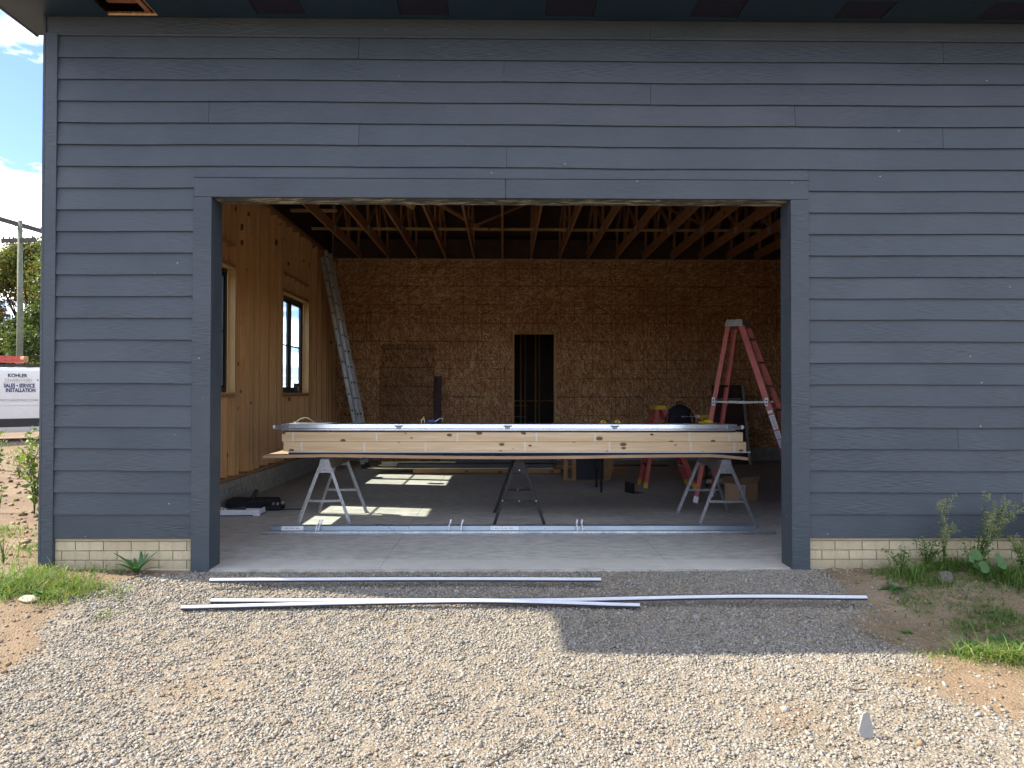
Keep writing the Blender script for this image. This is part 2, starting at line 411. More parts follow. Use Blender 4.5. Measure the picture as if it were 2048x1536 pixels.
def wavy_mat():
    m = osb_mat("strand_board_wavy_marked", False, (0.62, 0.58, 0.56), False)
    # dark scalloped lines printed across the sheet, one every 0.41 m
    t = m.node_tree
    s = NT.__new__(NT); s.m = m; s.t = t
    s.b = next(n for n in t.nodes if n.type == 'BSDF_PRINCIPLED')
    old = s.b.inputs['Base Color'].links[0].from_socket
    xyz = s.n("SeparateXYZ", Vector=s.coords(0))
    wob = s.math('MULTIPLY', s.math('ABSOLUTE', s.math('SINE', s.math('MULTIPLY', xyz.outputs[0], 38.0))), 0.022)
    q = s.math('FRACT', s.math('DIVIDE', s.math('ADD', xyz.outputs[2], s.math('ADD', wob, 0.02)), 0.413))
    line = s.math('LESS_THAN', q, 0.035)
    c = s.mix(s.math('MULTIPLY', line, 0.85), old, (0.02, 0.01, 0.008))
    s.t.links.new(c, s.b.inputs['Base Color'])
    return m
M['osb_wavy'] = wavy_mat()

# ------------------------------------------------------------------ builders
def link(name, me, mat, parent=None):
    o = bpy.data.objects.new(name, me); C.objects.link(o)
    if parent is not None: o.parent = parent
    if mat is not None and not me.materials:
        for m in (mat if isinstance(mat, (list, tuple)) else [mat]): me.materials.append(m)
    return o

def empty(name, label=None, cat=None, loc=(0, 0, 0), rz=0.0, group=None, kind=None):
    o = bpy.data.objects.new(name, None); C.objects.link(o)
    o.empty_display_size = 0.2
    o.location = loc; o.rotation_euler = (0, 0, rz)
    tag(o, label, cat, group, kind)
    return o

def tag(o, label=None, cat=None, group=None, kind=None):
    if label: o['label'] = label
    if cat: o['category'] = cat
    if group: o['group'] = group
    if kind: o['kind'] = kind
    return o

class MB:
    def __init__(s): s.v = []; s.f = []; s.sm = False; s.mi = []
    def add(s, vs, fs, mi=0):
        b = len(s.v); s.v += [tuple(x) for x in vs]; s.f += [tuple(i + b for i in f) for f in fs]; s.mi += [mi] * len(fs)
        return s
    def box(s, x0, x1, y0, y1, z0, z1, mi=0):
        vs = [(x0, y0, z0), (x1, y0, z0), (x1, y1, z0), (x0, y1, z0), (x0, y0, z1), (x1, y0, z1), (x1, y1, z1), (x0, y1, z1)]
        return s.add(vs, [(0, 3, 2, 1), (4, 5, 6, 7), (0, 1, 5, 4), (1, 2, 6, 5), (2, 3, 7, 6), (3, 0, 4, 7)], mi)
    def bar(s, p0, p1, w, d, side=(0, 1, 0), mi=0, w1=None):
        """box between two points: w across, d along `side`"""
        p0, p1 = Vector(p0), Vector(p1); ax = (p1 - p0).normalized()
        sd = Vector(side); sd = (sd - ax * sd.dot(ax)).normalized(); up = ax.cross(sd)
        vs = []
        for p, ww in ((p0, w), (p1, w1 or w)):
            for a, b in ((-1, -1), (1, -1), (1, 1), (-1, 1)):
                vs.append(p + up * a * ww / 2 + sd * b * d / 2)
        return s.add(vs, [(0, 1, 2, 3), (7, 6, 5, 4), (0, 4, 5, 1), (1, 5, 6, 2), (2, 6, 7, 3), (3, 7, 4, 0)], mi)
    def tube(s, pts, r, n=8, mi=0, r1=None, cap=True):
        pts = [Vector(p) for p in pts]; rings = []
        ref = Vector((0, 0, 1))
        for i, p in enumerate(pts):
            a = (pts[min(i + 1, len(pts) - 1)] - pts[max(i - 1, 0)]).normalized()
            u = ref if abs(a.dot(ref)) < 0.95 else Vector((1, 0, 0))
            e = a.cross(u).normalized(); g = a.cross(e)
            t = i / (len(pts) - 1); rr = r + ((r1 if r1 is not None else r) - r) * t
            rings.append([p + (e * cos(2 * pi * k / n) + g * sin(2 * pi * k / n)) * rr for k in range(n)])
        vs = [q for rg in rings for q in rg]; fs = []
        for i in range(len(pts) - 1):
            for k in range(n):
                fs.append((i * n + k, i * n + (k + 1) % n, (i + 1) * n + (k + 1) % n, (i + 1) * n + k))
        if cap: fs += [tuple(range(n - 1, -1, -1)), tuple((len(pts) - 1) * n + k for k in range(n))]
        return s.add(vs, fs, mi)
    def prism(s, poly, a0, a1, axis='x', mi=0):
        """polygon extruded along axis; poly in the two other coordinates"""
        n = len(poly); put = {'x': lambda p, a: (a, p[0], p[1]), 'y': lambda p, a: (p[0], a, p[1]), 'z': lambda p, a: (p[0], p[1], a)}[axis]
        vs = [put(p, a0) for p in poly] + [put(p, a1) for p in poly]
        fs = [tuple(range(n)), tuple(range(2 * n - 1, n - 1, -1))] + [(i, n + i, n + (i + 1) % n, (i + 1) % n) for i in range(n)]
        return s.add(vs, fs, mi)
    def mesh(s, name, smooth=False):
        me = bpy.data.meshes.new(name); me.from_pydata(s.v, [], s.f)
        bm = bmesh.new(); bm.from_mesh(me); bmesh.ops.recalc_face_normals(bm, faces=bm.faces); bm.to_mesh(me); bm.free()
        return me
    def build(s, name, mat, parent=None, bevel=0.0, smooth=False, seg=1):
        me = s.mesh(name)
        mats = mat if isinstance(mat, (list, tuple)) else [mat]
        for m in mats: me.materials.append(m)
        if any(s.mi):
            for p, i in zip(me.polygons, s.mi): p.material_index = i
        if smooth:
            for p in me.polygons: p.use_smooth = True
        o = link(name, me, None, parent)
        if bevel:
            md = o.modifiers.new("bevel", 'BEVEL'); md.width = bevel; md.segments = seg; md.limit_method = 'ANGLE'
        return o

def rot2(p, c, a):
    return (c[0] + (p[0] - c[0]) * cos(a) - (p[1] - c[1]) * sin(a), c[1] + (p[0] - c[0]) * sin(a) + (p[1] - c[1]) * cos(a))

def sstep(a, b, x):
    t = np.clip((x - a) / (b - a), 0, 1); return t * t * (3 - 2 * t)

def text(name, body, size, mat, parent, loc, rot, align='CENTER', sx=1.0, bold=0.0, extrude=0.0008):
    cu = bpy.data.curves.new(name, 'FONT'); cu.body = body; cu.size = size
    cu.align_x = align; cu.align_y = 'CENTER'; cu.extrude = extrude; cu.offset = bold; cu.resolution_u = 3
    cu.materials.append(mat)
    tmp = bpy.data.objects.new(name, cu)
    me = bpy.data.meshes.new_from_object(tmp); bpy.data.objects.remove(tmp)
    o = bpy.data.objects.new(name, me); C.objects.link(o); o.parent = parent
    o.location = loc; o.rotation_euler = rot; o.scale = (sx, 1, 1)
    return o

# ------------------------------------------------------------------ ground
XL = -3.845          # outer left corner of the building
def ground_z(x, y):
    x = np.asarray(x, float); y = np.asarray(y, float)
    z = -0.022 - 0.148 * sstep(0.0, 1.0, -y - 0.1)
    z = z + 0.165 * sstep(0.3, 14, y)
    z = z + 0.018 * np.sin(x * 1.7 + y * 0.9) * np.sin(y * 1.3 - x * 0.6) * sstep(0.4, 1.6, np.abs(y + 0.2) + 0 * x)
    z = z + 0.03 * np.exp(-((x + 3.6) ** 2 + (y + 0.35) ** 2) / 0.5) + 0.05 * np.exp(-((x - 4.2) ** 2 / 3 + (y + 0.35) ** 2 / 0.25))
    inside = (x > XL + 0.1) & (x < 9.2) & (y > 0.12) & (y < 15.0)
    return np.where(inside, np.minimum(z, -0.3), z)

def gravel_amount(x, y):
    x = np.asarray(x, float); y = np.asarray(y, float)
    wob = 0.18 * np.sin(y * 3.1 + 1) + 0.1 * np.sin(y * 7.3) + 0.07 * np.sin(x * 9 + y * 5)
    left = np.interp(-y, [0, 0.35, 0.6, 1.24, 1.9, 2.6, 5], [-2.55, -3.1, -3.2, -2.95, -3.05, -3.9, -6.0]) + wob * 0.5
    right = np.interp(-y, [0, 0.4, 1.0, 1.5, 1.8, 2.3, 2.8, 5], [2.62, 2.7, 2.75, 2.45, 2.25, 2.35, 3.0, 5.0]) + wob
    a = np.clip((x - left) / 0.3 + 0.5, 0, 1) * np.clip((right - x) / 0.5 + 0.5, 0, 1)
    a = a * np.clip((0.1 - y) / 0.08, 0, 1)
    for cx, cy_, r, k in ((-1.7, -2.0, 0.38, .6), (1.45, -2.4, 0.3, .65), (-0.5, -2.8, 0.3, .4), (0.5, -3.4, 0.4, .4), (-2.4, -3.6, 0.5, .5)):
        a = a - k * np.exp(-((x - cx) ** 2 + (y - cy_) ** 2) / r ** 2)
    return np.clip(a, 0, 1)

def make_ground():
    xs = np.concatenate([[-500, -300, -180, -110, -70], np.arange(-48, -8, 1.6), np.arange(-8, -4.4, 0.12), np.arange(-4.4, 4.6, 0.045),
                         np.arange(4.6, 10, 0.2), [12, 16, 24, 40, 70, 120, 250, 500]])
    ys = np.concatenate([[-500, -250, -120, -60, -30, -18, -12, -9], np.arange(-7, -4.2, 0.2), np.arange(-4.2, 0.16, 0.045), np.arange(0.2, 3, 0.14),
                         np.arange(3, 16, 0.6), [18, 22, 28, 36, 48, 65, 90, 140, 250, 500, 900]])
    X, Y = np.meshgrid(xs, ys)
    Z = ground_z(X, Y)
    near = (np.abs(X) < 8) & (Y < 3) & (Y > -6)
    Z = Z + np.where(near & (Z > -0.25), rng.normal(0, 0.0035, Z.shape), 0)
    n, m = X.shape
    verts = np.stack([X, Y, Z], -1).reshape(-1, 3)
    i = np.arange(n * m).reshape(n, m)
    faces = np.stack([i[:-1, :-1], i[:-1, 1:], i[1:, 1:], i[1:, :-1]], -1).reshape(-1, 4)
    me = bpy.data.meshes.new("ground")
    me.from_pydata(verts.tolist(), [], faces.tolist())
    at = me.attributes.new("gravel", 'FLOAT', 'POINT')
    at.data.foreach_set("value", gravel_amount(X, Y).ravel().astype(np.float32))
    for p in me.polygons: p.use_smooth = True
    o = link("ground", me, M['ground'])
    tag(o, kind='structure')
make_ground()

def mass_mesh(name, verts, faces, mat, tint=None, color=None):
    """fast mesh from numpy; faces (n,k)"""
    me = bpy.data.meshes.new(name)
    nf, k = faces.shape
    me.vertices.add(len(verts)); me.vertices.foreach_set("co", verts.astype(np.float32).ravel())
    me.loops.add(nf * k); me.loops.foreach_set("vertex_index", faces.astype(np.int32).ravel())
    me.polygons.add(nf); me.polygons.foreach_set("loop_start", np.arange(0, nf * k, k, dtype=np.int32))
    me.update(calc_edges=True)
    if tint is not None:
        a = me.attributes.new("tint", 'FLOAT', 'POINT'); a.data.foreach_set("value", tint.astype(np.float32))
    if color is not None:
        a = me.attributes.new("tint", 'FLOAT_COLOR', 'POINT')
        a.data.foreach_set("color", np.concatenate([color, np.ones((len(color), 1))], 1).astype(np.float32).ravel())
    me.materials.append(mat)
    o = bpy.data.objects.new(name, me); C.objects.link(o)
    return o

def stones(n, x0, x1, y0, y1, smin, smax, power, accept, name, soil=False):
    """angular crushed stones: perturbed cubes (12 triangles each)"""
    P = np.stack([rng.uniform(x0, x1, n), rng.uniform(y0, y1, n)], 1)
    keep = rng.uniform(0, 1, n) < accept(P[:, 0], P[:, 1])
    P = P[keep]; n = len(P)
    base = np.array([(-1, -1, -1), (1, -1, -1), (1, 1, -1), (-1, 1, -1), (-1, -1, 1), (1, -1, 1), (1, 1, 1), (-1, 1, 1)], float)
    V = base[None] * 0.5 + rng.uniform(-0.26, 0.26, (n, 8, 3))
    size = smin + (smax - smin) * rng.uniform(0, 1, n) ** power
    asp = np.stack([np.ones(n), rng.uniform(0.55, 1, n), rng.uniform(0.35, 0.75, n)], 1)
    V = V * (size[:, None] * asp)[:, None, :]
    tilt = rng.normal(0, 0.45, (n, 2))
    c, s = np.cos(tilt[:, 0])[:, None], np.sin(tilt[:, 0])[:, None]
    y, z = V[..., 1].copy(), V[..., 2].copy(); V[..., 1] = y * c - z * s; V[..., 2] = y * s + z * c
    c, s = np.cos(tilt[:, 1])[:, None], np.sin(tilt[:, 1])[:, None]
    x, z = V[..., 0].copy(), V[..., 2].copy(); V[..., 0] = x * c - z * s; V[..., 2] = x * s + z * c
    a = rng.uniform(0, 2 * pi, n); c, s = np.cos(a)[:, None], np.sin(a)[:, None]
    x, y = V[..., 0].copy(), V[..., 1].copy(); V[..., 0] = x * c - y * s; V[..., 1] = x * s + y * c
    zc = ground_z(P[:, 0], P[:, 1]) + size * asp[:, 2] * rng.uniform(0.12, 0.5, n)
    V += np.stack([P[:, 0], P[:, 1], zc], 1)[:, None, :]
    q = np.array([(0, 3, 2, 1), (4, 5, 6, 7), (0, 1, 5, 4), (1, 2, 6, 5), (2, 3, 7, 6), (3, 0, 4, 7)])
    Fc = (q[None] + (np.arange(n) * 8)[:, None, None]).reshape(-1, 4)
    v = rng.normal(0, 1, n)
    lum = np.clip(0.255 + 0.038 * v, 0.15, 0.40)
    lum = np.where(rng.uniform(0, 1, n) < 0.025, rng.uniform(0.08, 0.18, n), lum)
    warm = rng.uniform(0, 1, n)
    col = np.stack([lum * (1 + 0.02 * warm), lum * (0.965 - 0.04 * warm), lum * (0.90 - 0.14 * warm)], 1)
    red = rng.uniform(0, 1, n) < 0.05
    col[red] *= np.array([1.0, 0.78, 0.62])
    if soil: col = col * np.array([.85, .66, .46])
    o = mass_mesh(name, V.reshape(-1, 3), Fc, M['stone'], color=np.repeat(col, 8, 0))
    return o

def acc_main(x, y):
    g = gravel_amount(x, y)
    k = .62 + .38 * np.clip(1.3 * (np.sin(x * 1.9 + y * 1.1 + .4) * np.sin(y * 2.3 - x * .8) + .35 * np.sin(x * 5.1 + 2 * y) * np.sin(y * 6.3 - x)) + .75, 0, 1)
    return k * np.where(g > 0.02, 0.06 + 0.94 * g ** 1.3, 0.055)
g1 = stones(215000, -4.2, 4.4, -3.35, -0.03, 0.0048, 0.0175, 2.2, acc_main, "gravel")
tag(g1, kind='stuff')
g3 = stones(600, -4.2, 4.4, -3.3, -0.1, 0.018, 0.034, 1.8, acc_main, "coarse_gravel")
tag(g3, kind='stuff')
g5 = stones(2600, -13, -3.9, .5, 10, .015, .07, 2.4, lambda x, y: 1 + 0 * x, "yard_clods", soil=True)
tag(g5, kind='stuff')
g4 = stones(9000, -6.5, 6.0, -3.3, 1.5, 0.004, 0.030, 3.2, lambda x, y: (1 - gravel_amount(x, y)) * np.where((y > -.03) & (x > XL), 0, 1), "dirt_clods", soil=True)
tag(g4, kind='stuff')

# ------------------------------------------------------------------ the garage building
B = empty("garage_building", "dark blue-grey lap-sided garage under construction with a wide open doorway", "building")
DX0, DX1, DZ = -2.450, 2.430, 3.120        # door opening
ZB = 0.257                                  # top of the brick
COURSE0 = 0.462                             # top of the base board
NC = 22
ZF = 4.478                                  # bottom of the frieze board
CH = (ZF - COURSE0) / NC
ZS = 4.640                                  # soffit
XR = 9.0
HX0, HX1, HZ0, HZ1 = -2.598, 2.585, DZ, 3.283   # header trim
YB = 9.60                                   # back wall

def lap_wave(x, z):
    k = min(1.0, max(0.0, (z - COURSE0) / .3)) * min(1.0, max(0.0, (ZF - z) / .25))
    return k * (.0035 * sin(x * 1.05 + z * .8) + .0022 * sin(x * 2.9 - z * 1.7 + 1) + .0012 * sin(x * 6.1 + z * 5))
def board_prism(x0, x1, z0, z1, name="siding_board", parent=B, flip=None):
    mb = MB()
    n = max(1, int((x1 - x0) / .35)); vs, fs = [], []
    for i in range(n + 1):
        x = x0 + (x1 - x0) * i / n
        w0, w1 = lap_wave(x, z0), lap_wave(x, z1)
        vs += [(x, -0.0300, z0 + w0), (x, -0.0140, z0 + w0), (x, -0.001, z1 + 0.02 + w1), (x, -0.0120, z1 + 0.02 + w1)]
        if i: b = 4 * i; fs += [(b - 4 + q, b - 4 + (q + 1) % 4, b + (q + 1) % 4, b + q) for q in range(4)]
    fs += [(3, 2, 1, 0), (4 * n, 4 * n + 1, 4 * n + 2, 4 * n + 3)]
    mb.add(vs, fs)
    return mb.build(name, M['siding'], parent)

LX0, RX1 = XL + 0.098, XR
def course(k): return COURSE0 + k * CH
joints = {21: [719, 1883], 20: [1008], 19: [1300], 18: [420, 1588], 17: [719, 1883], 16: [1013], 15: [1300]}
def pxw(px, z): return W(px, 787 - (z - 1.474) * 236.7, Y=0.0).x
for k in range(NC):
    z0, z1 = course(k), course(k + 1)
    spans = []
    if z1 <= HZ1 + 0.02 or z0 < HZ0:
        if z0 >= HZ0 - 0.001: lx, rx = HX0, HX1
        else: lx, rx = DX0 - 0.155, DX1 + 0.155
        # the course that crosses the header line is notched over it
        if z0 < HZ1 and z1 > HZ1 + 0.02:
            spans = [(LX0, HX0 - 0.002), (HX1 + 0.002, RX1)]
            mb = board_prism(HX0 + 0.001, HX1 - 0.001, HZ1 + 0.003, z1)
        else:
            spans = [(LX0, lx - 0.002), (rx + 0.002, RX1)]
    elif z0 < HZ1:
        spans = [(LX0, HX0 - 0.002), (HX1 + 0.002, RX1)]
        board_prism(HX0 + 0.001, HX1 - 0.001, HZ1 + 0.003, z1)
    else:
        spans = [(LX0, RX1)]
    cuts = [pxw(p, (z0 + z1) / 2) for p in joints.get(k, [])]
    if k == 3: cuts = [pxw(1913, z0)]
    for a, b in spans:
        edges = [a] + [c for c in cuts if a < c < b] + [b]
        ext = edges[-2]
        for q in range(len(edges) - 1):
            e0, e1 = edges[q] + (0.0015 if q else 0), edges[q + 1] - (0.0015 if q < len(edges) - 2 else 0)
            o = board_prism(e0, e1, z0 + rng.uniform(-0.0012, 0.0012), z1 + rng.uniform(0, 0.001))
            o.rotation_euler = (0, rng.uniform(-0.0002, 0.0002), 0)
# base boards, frieze, corner, door casing
for a, b in ((LX0 - 0.004, DX0 - 0.157), (DX1 + 0.157, XR)):
    MB().box(a, b, -0.022, 0.0, ZB, COURSE0 - 0.008).build("base_board", M['siding'], B, 0.002)
    MB().box(a, b, -0.030, -0.0005, COURSE0 - 0.008, COURSE0 - 0.001).build("drip_edge", M['siding'], B)
fj = W(1300, 70, Y=-0.02).x
for a, b in ((XL + 0.0, fj - 0.001), (fj + 0.001, XR)):
    MB().box(a, b, -0.026, 0.0, ZF + 0.022, ZS).build("frieze_board", M['siding'], B, 0.002)
    MB().box(a + 0.098 * (a < -3), b, -0.034, -0.001, ZF, ZF + 0.0215).build("frieze_moulding", M['siding'], B, 0.003)
MB().box(XL, XL + 0.098, -0.037, 0.0, -0.05, ZF + 0.020).build("corner_board", M['siding'], B, 0.002)
MB().box(XL - 0.022, XL - 0.001, -0.037, 0.10, -0.05, ZS).build("corner_board", M['siding'], B, 0.002)
for a, b in ((DX0 - 0.155, DX0), (DX1, DX1 + 0.155)):
    MB().box(a, b, -0.038, 0.0, -0.035, HZ0 - 0.001).build("door_casing", M['siding'], B, 0.003)
hj = W(1011, 380, Y=-0.02).x
MB().box(HX0, hj - 0.001, -0.038, 0.0, HZ0, HZ1).build("door_head_casing", M['siding'], B, 0.003)
MB().box(hj + 0.001, HX1, -0.038, 0.0, HZ0, HZ1).build("door_head_casing", M['siding'], B, 0.003)
MB().box(HX0 - 0.003, HX1 + 0.003, -0.044, 0.0, HZ1 + 0.0005, HZ1 + 0.005).build("head_flashing", M['siding'], B)
# jamb boards
MB().box(DX0 - 0.012, DX0 + 0.001, 0.001, 0.185, 0.004, DZ - 0.001).build("door_jamb", M['siding'], B)
MB().box(DX1 - 0.001, DX1 + 0.012, 0.001, 0.185, 0.004, DZ - 0.001).build("door_jamb", M['siding'], B)
MB().box(DX0, DX1, 0.001, 0.185, DZ, DZ + 0.012).build("head_jamb", M['header_under'], B)
# wall core (framing behind the siding)
MB().box(XL + 0.001, DX0 - 0.013, 0.0005, 0.16, ZB, 4.44).build("front_wall_core", M['osb_dark'], B)
MB().box(DX1 + 0.013, XR, 0.0005, 0.16, ZB, 4.44).build("front_wall_core", M['osb_dark'], B)
MB().box(DX0 - 0.012, DX1 + 0.012, 0.0005, 0.16, DZ + 0.013, 4.44).build("front_wall_core", M['osb_dark'], B)
MB().box(XL + 0.001, XR, 0.0005, 0.16, 4.442, 4.70).build("front_wall_core", M['osb_dark'], B)
# brick base with recessed mortar
MB().box(XL + 0.012, DX0 - 0.013, 0.012, 0.19, -0.35, ZB - 0.001).build("foundation_wall", M['mortar'], B)
MB().box(DX1 + 0.013, XR, 0.012, 0.19, -0.35, ZB - 0.001).build("foundation_wall", M['mortar'], B)
BW, BH, MJ = 0.2315, 0.0785, 0.0075
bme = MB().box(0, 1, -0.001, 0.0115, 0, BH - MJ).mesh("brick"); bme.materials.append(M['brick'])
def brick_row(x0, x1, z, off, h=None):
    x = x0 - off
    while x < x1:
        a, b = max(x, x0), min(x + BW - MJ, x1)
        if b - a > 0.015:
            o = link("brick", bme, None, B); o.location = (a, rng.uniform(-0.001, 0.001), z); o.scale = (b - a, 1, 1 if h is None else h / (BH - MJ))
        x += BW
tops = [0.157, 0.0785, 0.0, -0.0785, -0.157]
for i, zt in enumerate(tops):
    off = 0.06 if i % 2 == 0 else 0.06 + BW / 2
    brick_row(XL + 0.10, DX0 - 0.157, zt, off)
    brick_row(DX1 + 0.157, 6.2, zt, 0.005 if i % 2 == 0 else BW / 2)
MB().box(XL + 0.10, DX0 - 0.157, -0.002, 0.0115, 0.157 + BH, ZB - 0.002).build("brick_cap", M['brick'], B)
MB().box(DX1 + 0.157, XR, -0.002, 0.0115, 0.157 + BH, ZB - 0.002).build("brick_cap", M['brick'], B)
# soffit with vent openings
OV = 0.68; RX = -4.135
vc = [-3.11, -1.86, -0.665, 0.545, 1.760, 2.975, 4.185, 5.40, 6.61]
sx = [RX] + [q for c in vc for q in (c - 0.205, c + 0.205)] + [XR]
for i in range(0, len(sx) - 1):
    a, b = sx[i], sx[i + 1]
    if i % 2 == 0:
        MB().box(a, b, -OV, -0.001, ZS + 0.0005, ZS + 0.012).build("soffit_panel", M['soffit'], B)
    else:
        y0, y1 = (-0.36, -0.075)
        if i == 1: y0, y1 = (-0.40, -0.055)
        sp = MB().box(a, b, -OV, y0, ZS + 0.0005, ZS + 0.012).box(a, b, y1, -0.001, ZS + 0.0005, ZS + 0.012).build("soffit_panel", M['soffit'], B)
        if i == 1:
            MB().box(a + 0.0, b, y0, y1, ZS + 0.10, ZS + 0.11).build("exposed_roof_board", M['hole_ply'], B)
            MB().box(b - 0.10, b - 0.06, y0, y1, ZS + 0.03, ZS + 0.099).build("exposed_rafter", M['hole_ply'], B)
            MB().box(a, b, y1 - 0.003, y1 + 0.002, ZS - 0.002, ZS + 0.014).build("cut_edge", M['raw_edge'], B)
            MB().box(b - 0.002, b + 0.002, y0, y1, ZS - 0.001, ZS + 0.012).build("cut_edge", M['raw_edge'], B)
        else:
            f = MB().box(a + .004, b - .004, y0 + .004, y1 - .004, ZS + 0.008, ZS + 0.011)
            f.build("soffit_vent", M['dark_hole'], B)  # flat dark plate, painted as the shade inside the vent opening
            fr = MB().box(a - .012, b + .012, y0 - .012, y0, ZS - .004, ZS).box(a - .012, b + .012, y1, y1 + .012, ZS - .004, ZS)
            fr.build("vent_frame", M['soffit'], B)
MB().box(RX, XR, -OV - 0.02, -OV - 0.0005, ZS - 0.004, ZS + 0.19).build("fascia", M['fascia'], B)
# return of the eave at the gable
MB().box(RX, XL - 0.0225, 0.0, 0.30, ZS + 0.0005, ZS + 0.012).build("soffit_panel", M['soffit'], B)
MB().box(RX - 0.02, RX - 0.0005, -OV - 0.02, 0.32, ZS - 0.004, ZS + 0.19).build("rake_end_board", M['fascia'], B)
# roof
RID, SL = YB / 2, 0.50
ZE = ZS + 0.15
def roof_z(y): return ZE + SL * (OV + (y if y < RID else YB - y))
for nm, y0, y1 in (("front_roof_slope", -OV - 0.02, RID), ("back_roof_slope", RID, YB + OV)):
    z0, z1 = roof_z(y0), roof_z(y1)
    MB().prism([(y0, z0), (y1, z1), (y1, z1 + 0.03), (y0, z0 + 0.03)], RX - 0.02, XR, 'x').build(nm, M['roofing'], B)
    MB().prism([(y0 + 0.03, z0 - 0.015), (y1, z1 - 0.015), (y1, z1 - 0.002), (y0 + 0.03, z0 - 0.002)], RX, XR, 'x').build("roof_deck", M['brown_and_shade'], B)  # strand board deck coloured dark, so the roof space reads as shaded void
# side (gable) wall: sheathing with window openings and side siding
WIN = [(2.15, 3.73), (5.80, 7.38)]
WZ0, WZ1 = 1.46, 3.18
XI, XS = -3.66, -3.80       # inner stud face, sheathing face
def gable_cut(y0, y1, z0, z1, x0, x1, name, mat, sub=1):
    return MB().box(x0, x1, y0, y1, z0, z1).build(name, mat, B)
ys = [0.16, 2.15, 3.73, 5.80, 7.38, YB + 0.14]
for i in range(5):
    a, b = ys[i], ys[i + 1]
    if i in (1, 3):
        gable_cut(a, b, 0.31, WZ0, XL + 0.012, XS, "side_sheathing", M['osb_dark'])
        gable_cut(a, b, WZ1, 4.44, XL + 0.012, XS, "side_sheathing", M['osb_dark'])
    else:
        gable_cut(a, b, 0.31, 4.44, XL + 0.012, XS, "side_sheathing", M['osb_dark'])
MB().prism([(0.0, 4.441), (YB + .14, 4.441), (YB + .14, roof_z(YB + .14) - .017), (RID, roof_z(RID) - 0.017), (0.0, roof_z(0) - .017)], XL + 0.012, XS, 'x').build("gable_sheathing", M['brown_and_shade'], B)  # dark colour paints roof-space shade onto the gable boards
for k in range(NC):
    z0, z1 = course(k), course(k + 1)
    cutw = z1 > WZ0 - 0.08 and z0 < WZ1 + 0.08
    sp = [(0.10, 2.07), (3.81, 5.72), (7.46, YB + .14)] if cutw else [(0.10, YB + .14)]
    for a, b in sp:
        mb = MB(); mb.add([(XL - .018 + .009, a, z0), (XL + .0, a, z0), (XL + .0, a, z1 + .02), (XL - .001, a, z1 + .02),
                           (XL - .018 + .009, b, z0), (XL + .0, b, z0), (XL + .0, b, z1 + .02), (XL - .001, b, z1 + .02)],
                          [(0, 1, 2, 3), (7, 6, 5, 4), (0, 4, 5, 1), (1, 5, 6, 2), (2, 6, 7, 3), (3, 7, 4, 0)])
        mb.build("side_siding_board", M['siding'], B)
MB().box(XL + 0.002, XS, 0.10, YB + .14, -0.3, 0.462).build("side_base_board", M['siding'], B)

# windows in the side wall
for (a, b) in WIN:
    w = MB()
    fx0, fx1 = -3.835, -3.765
    w.box(fx0, fx1, a + .02, a + .07, WZ0 + .02, WZ1 - .02).box(fx0, fx1, b - .07, b - .02, WZ0 + .02, WZ1 - .02)
    w.box(fx0, fx1, a + .07, b - .07, WZ0 + .02, WZ0 + .07).box(fx0, fx1, a + .07, b - .07, WZ1 - .07, WZ1 - .02)
    mid = (a + b) / 2
    w.box(fx0, fx1, mid - .045, mid + .045, WZ0 + .07, WZ1 - .07)
    wo_ = w.build("window", M['window_black'], B, 0.004)
    for (p, q) in ((a + .07, mid - .045), (mid + .045, b - .07)):
        s_ = MB()
        s_.box(-3.82, -3.785, p, p + .045, WZ0 + .07, WZ1 - .07).box(-3.82, -3.785, q - .045, q, WZ0 + .07, WZ1 - .07)
        s_.box(-3.82, -3.785, p + .045, q - .045, WZ0 + .07, WZ0 + .12).box(-3.82, -3.785, p + .045, q - .045, WZ1 - .12, WZ1 - .07)
        s_.build("sash", M['window_black'], wo_)
        MB().box(-3.804, -3.800, p + .045, q - .045, WZ0 + .12, WZ1 - .12).build("pane", M['glass'], wo_)
        MB().box(-3.812, -3.792, p + .045, q - .045, 2.30, 2.322).build("muntin", M['window_black'], wo_)
    # pale lining boards
    for bx in ((a, a + .02, WZ0, WZ1), (b - .02, b, WZ0, WZ1), (a, b, WZ0 - .0, WZ0 + .02), (a, b, WZ1 - .02, WZ1)):
        y0, y1, z0, z1 = bx
        if z1 - z0 > 1: z0 += .0205; z1 -= .0205
        MB().box(-3.764, XI + 0.004, y0, y1, z0, z1).build("window_lining", M['surround'], B, 0.002)
# studs, plates, headers
def stud(y, z0, z1, mat='stud', w=0.038, nm="wall_stud", x1=XI):
    MB().box(XS + .001, x1 + rng.uniform(-.002, .001), y, y + w, z0, z1).build(nm, M[mat], B)
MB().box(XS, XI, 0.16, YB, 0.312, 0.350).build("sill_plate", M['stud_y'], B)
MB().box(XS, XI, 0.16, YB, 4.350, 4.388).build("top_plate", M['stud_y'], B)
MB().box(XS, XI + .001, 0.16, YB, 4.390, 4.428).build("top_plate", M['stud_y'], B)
y = 0.20
stud_ys = []
while y < YB - 0.05:
    stud_ys.append(y); y += 0.4064
for y in stud_ys:
    win = next((w for w in WIN if w[0] - .09 < y < w[1] + .06), None)
    if win is None: stud(y, .351, 4.349)
    else:
        stud(y, .351, WZ0 - .04) if win[0] < y < win[1] - .04 else None
        if win[0] < y < win[1] - .04: stud(y, WZ1 + .33, 4.349, nm="cripple_stud")
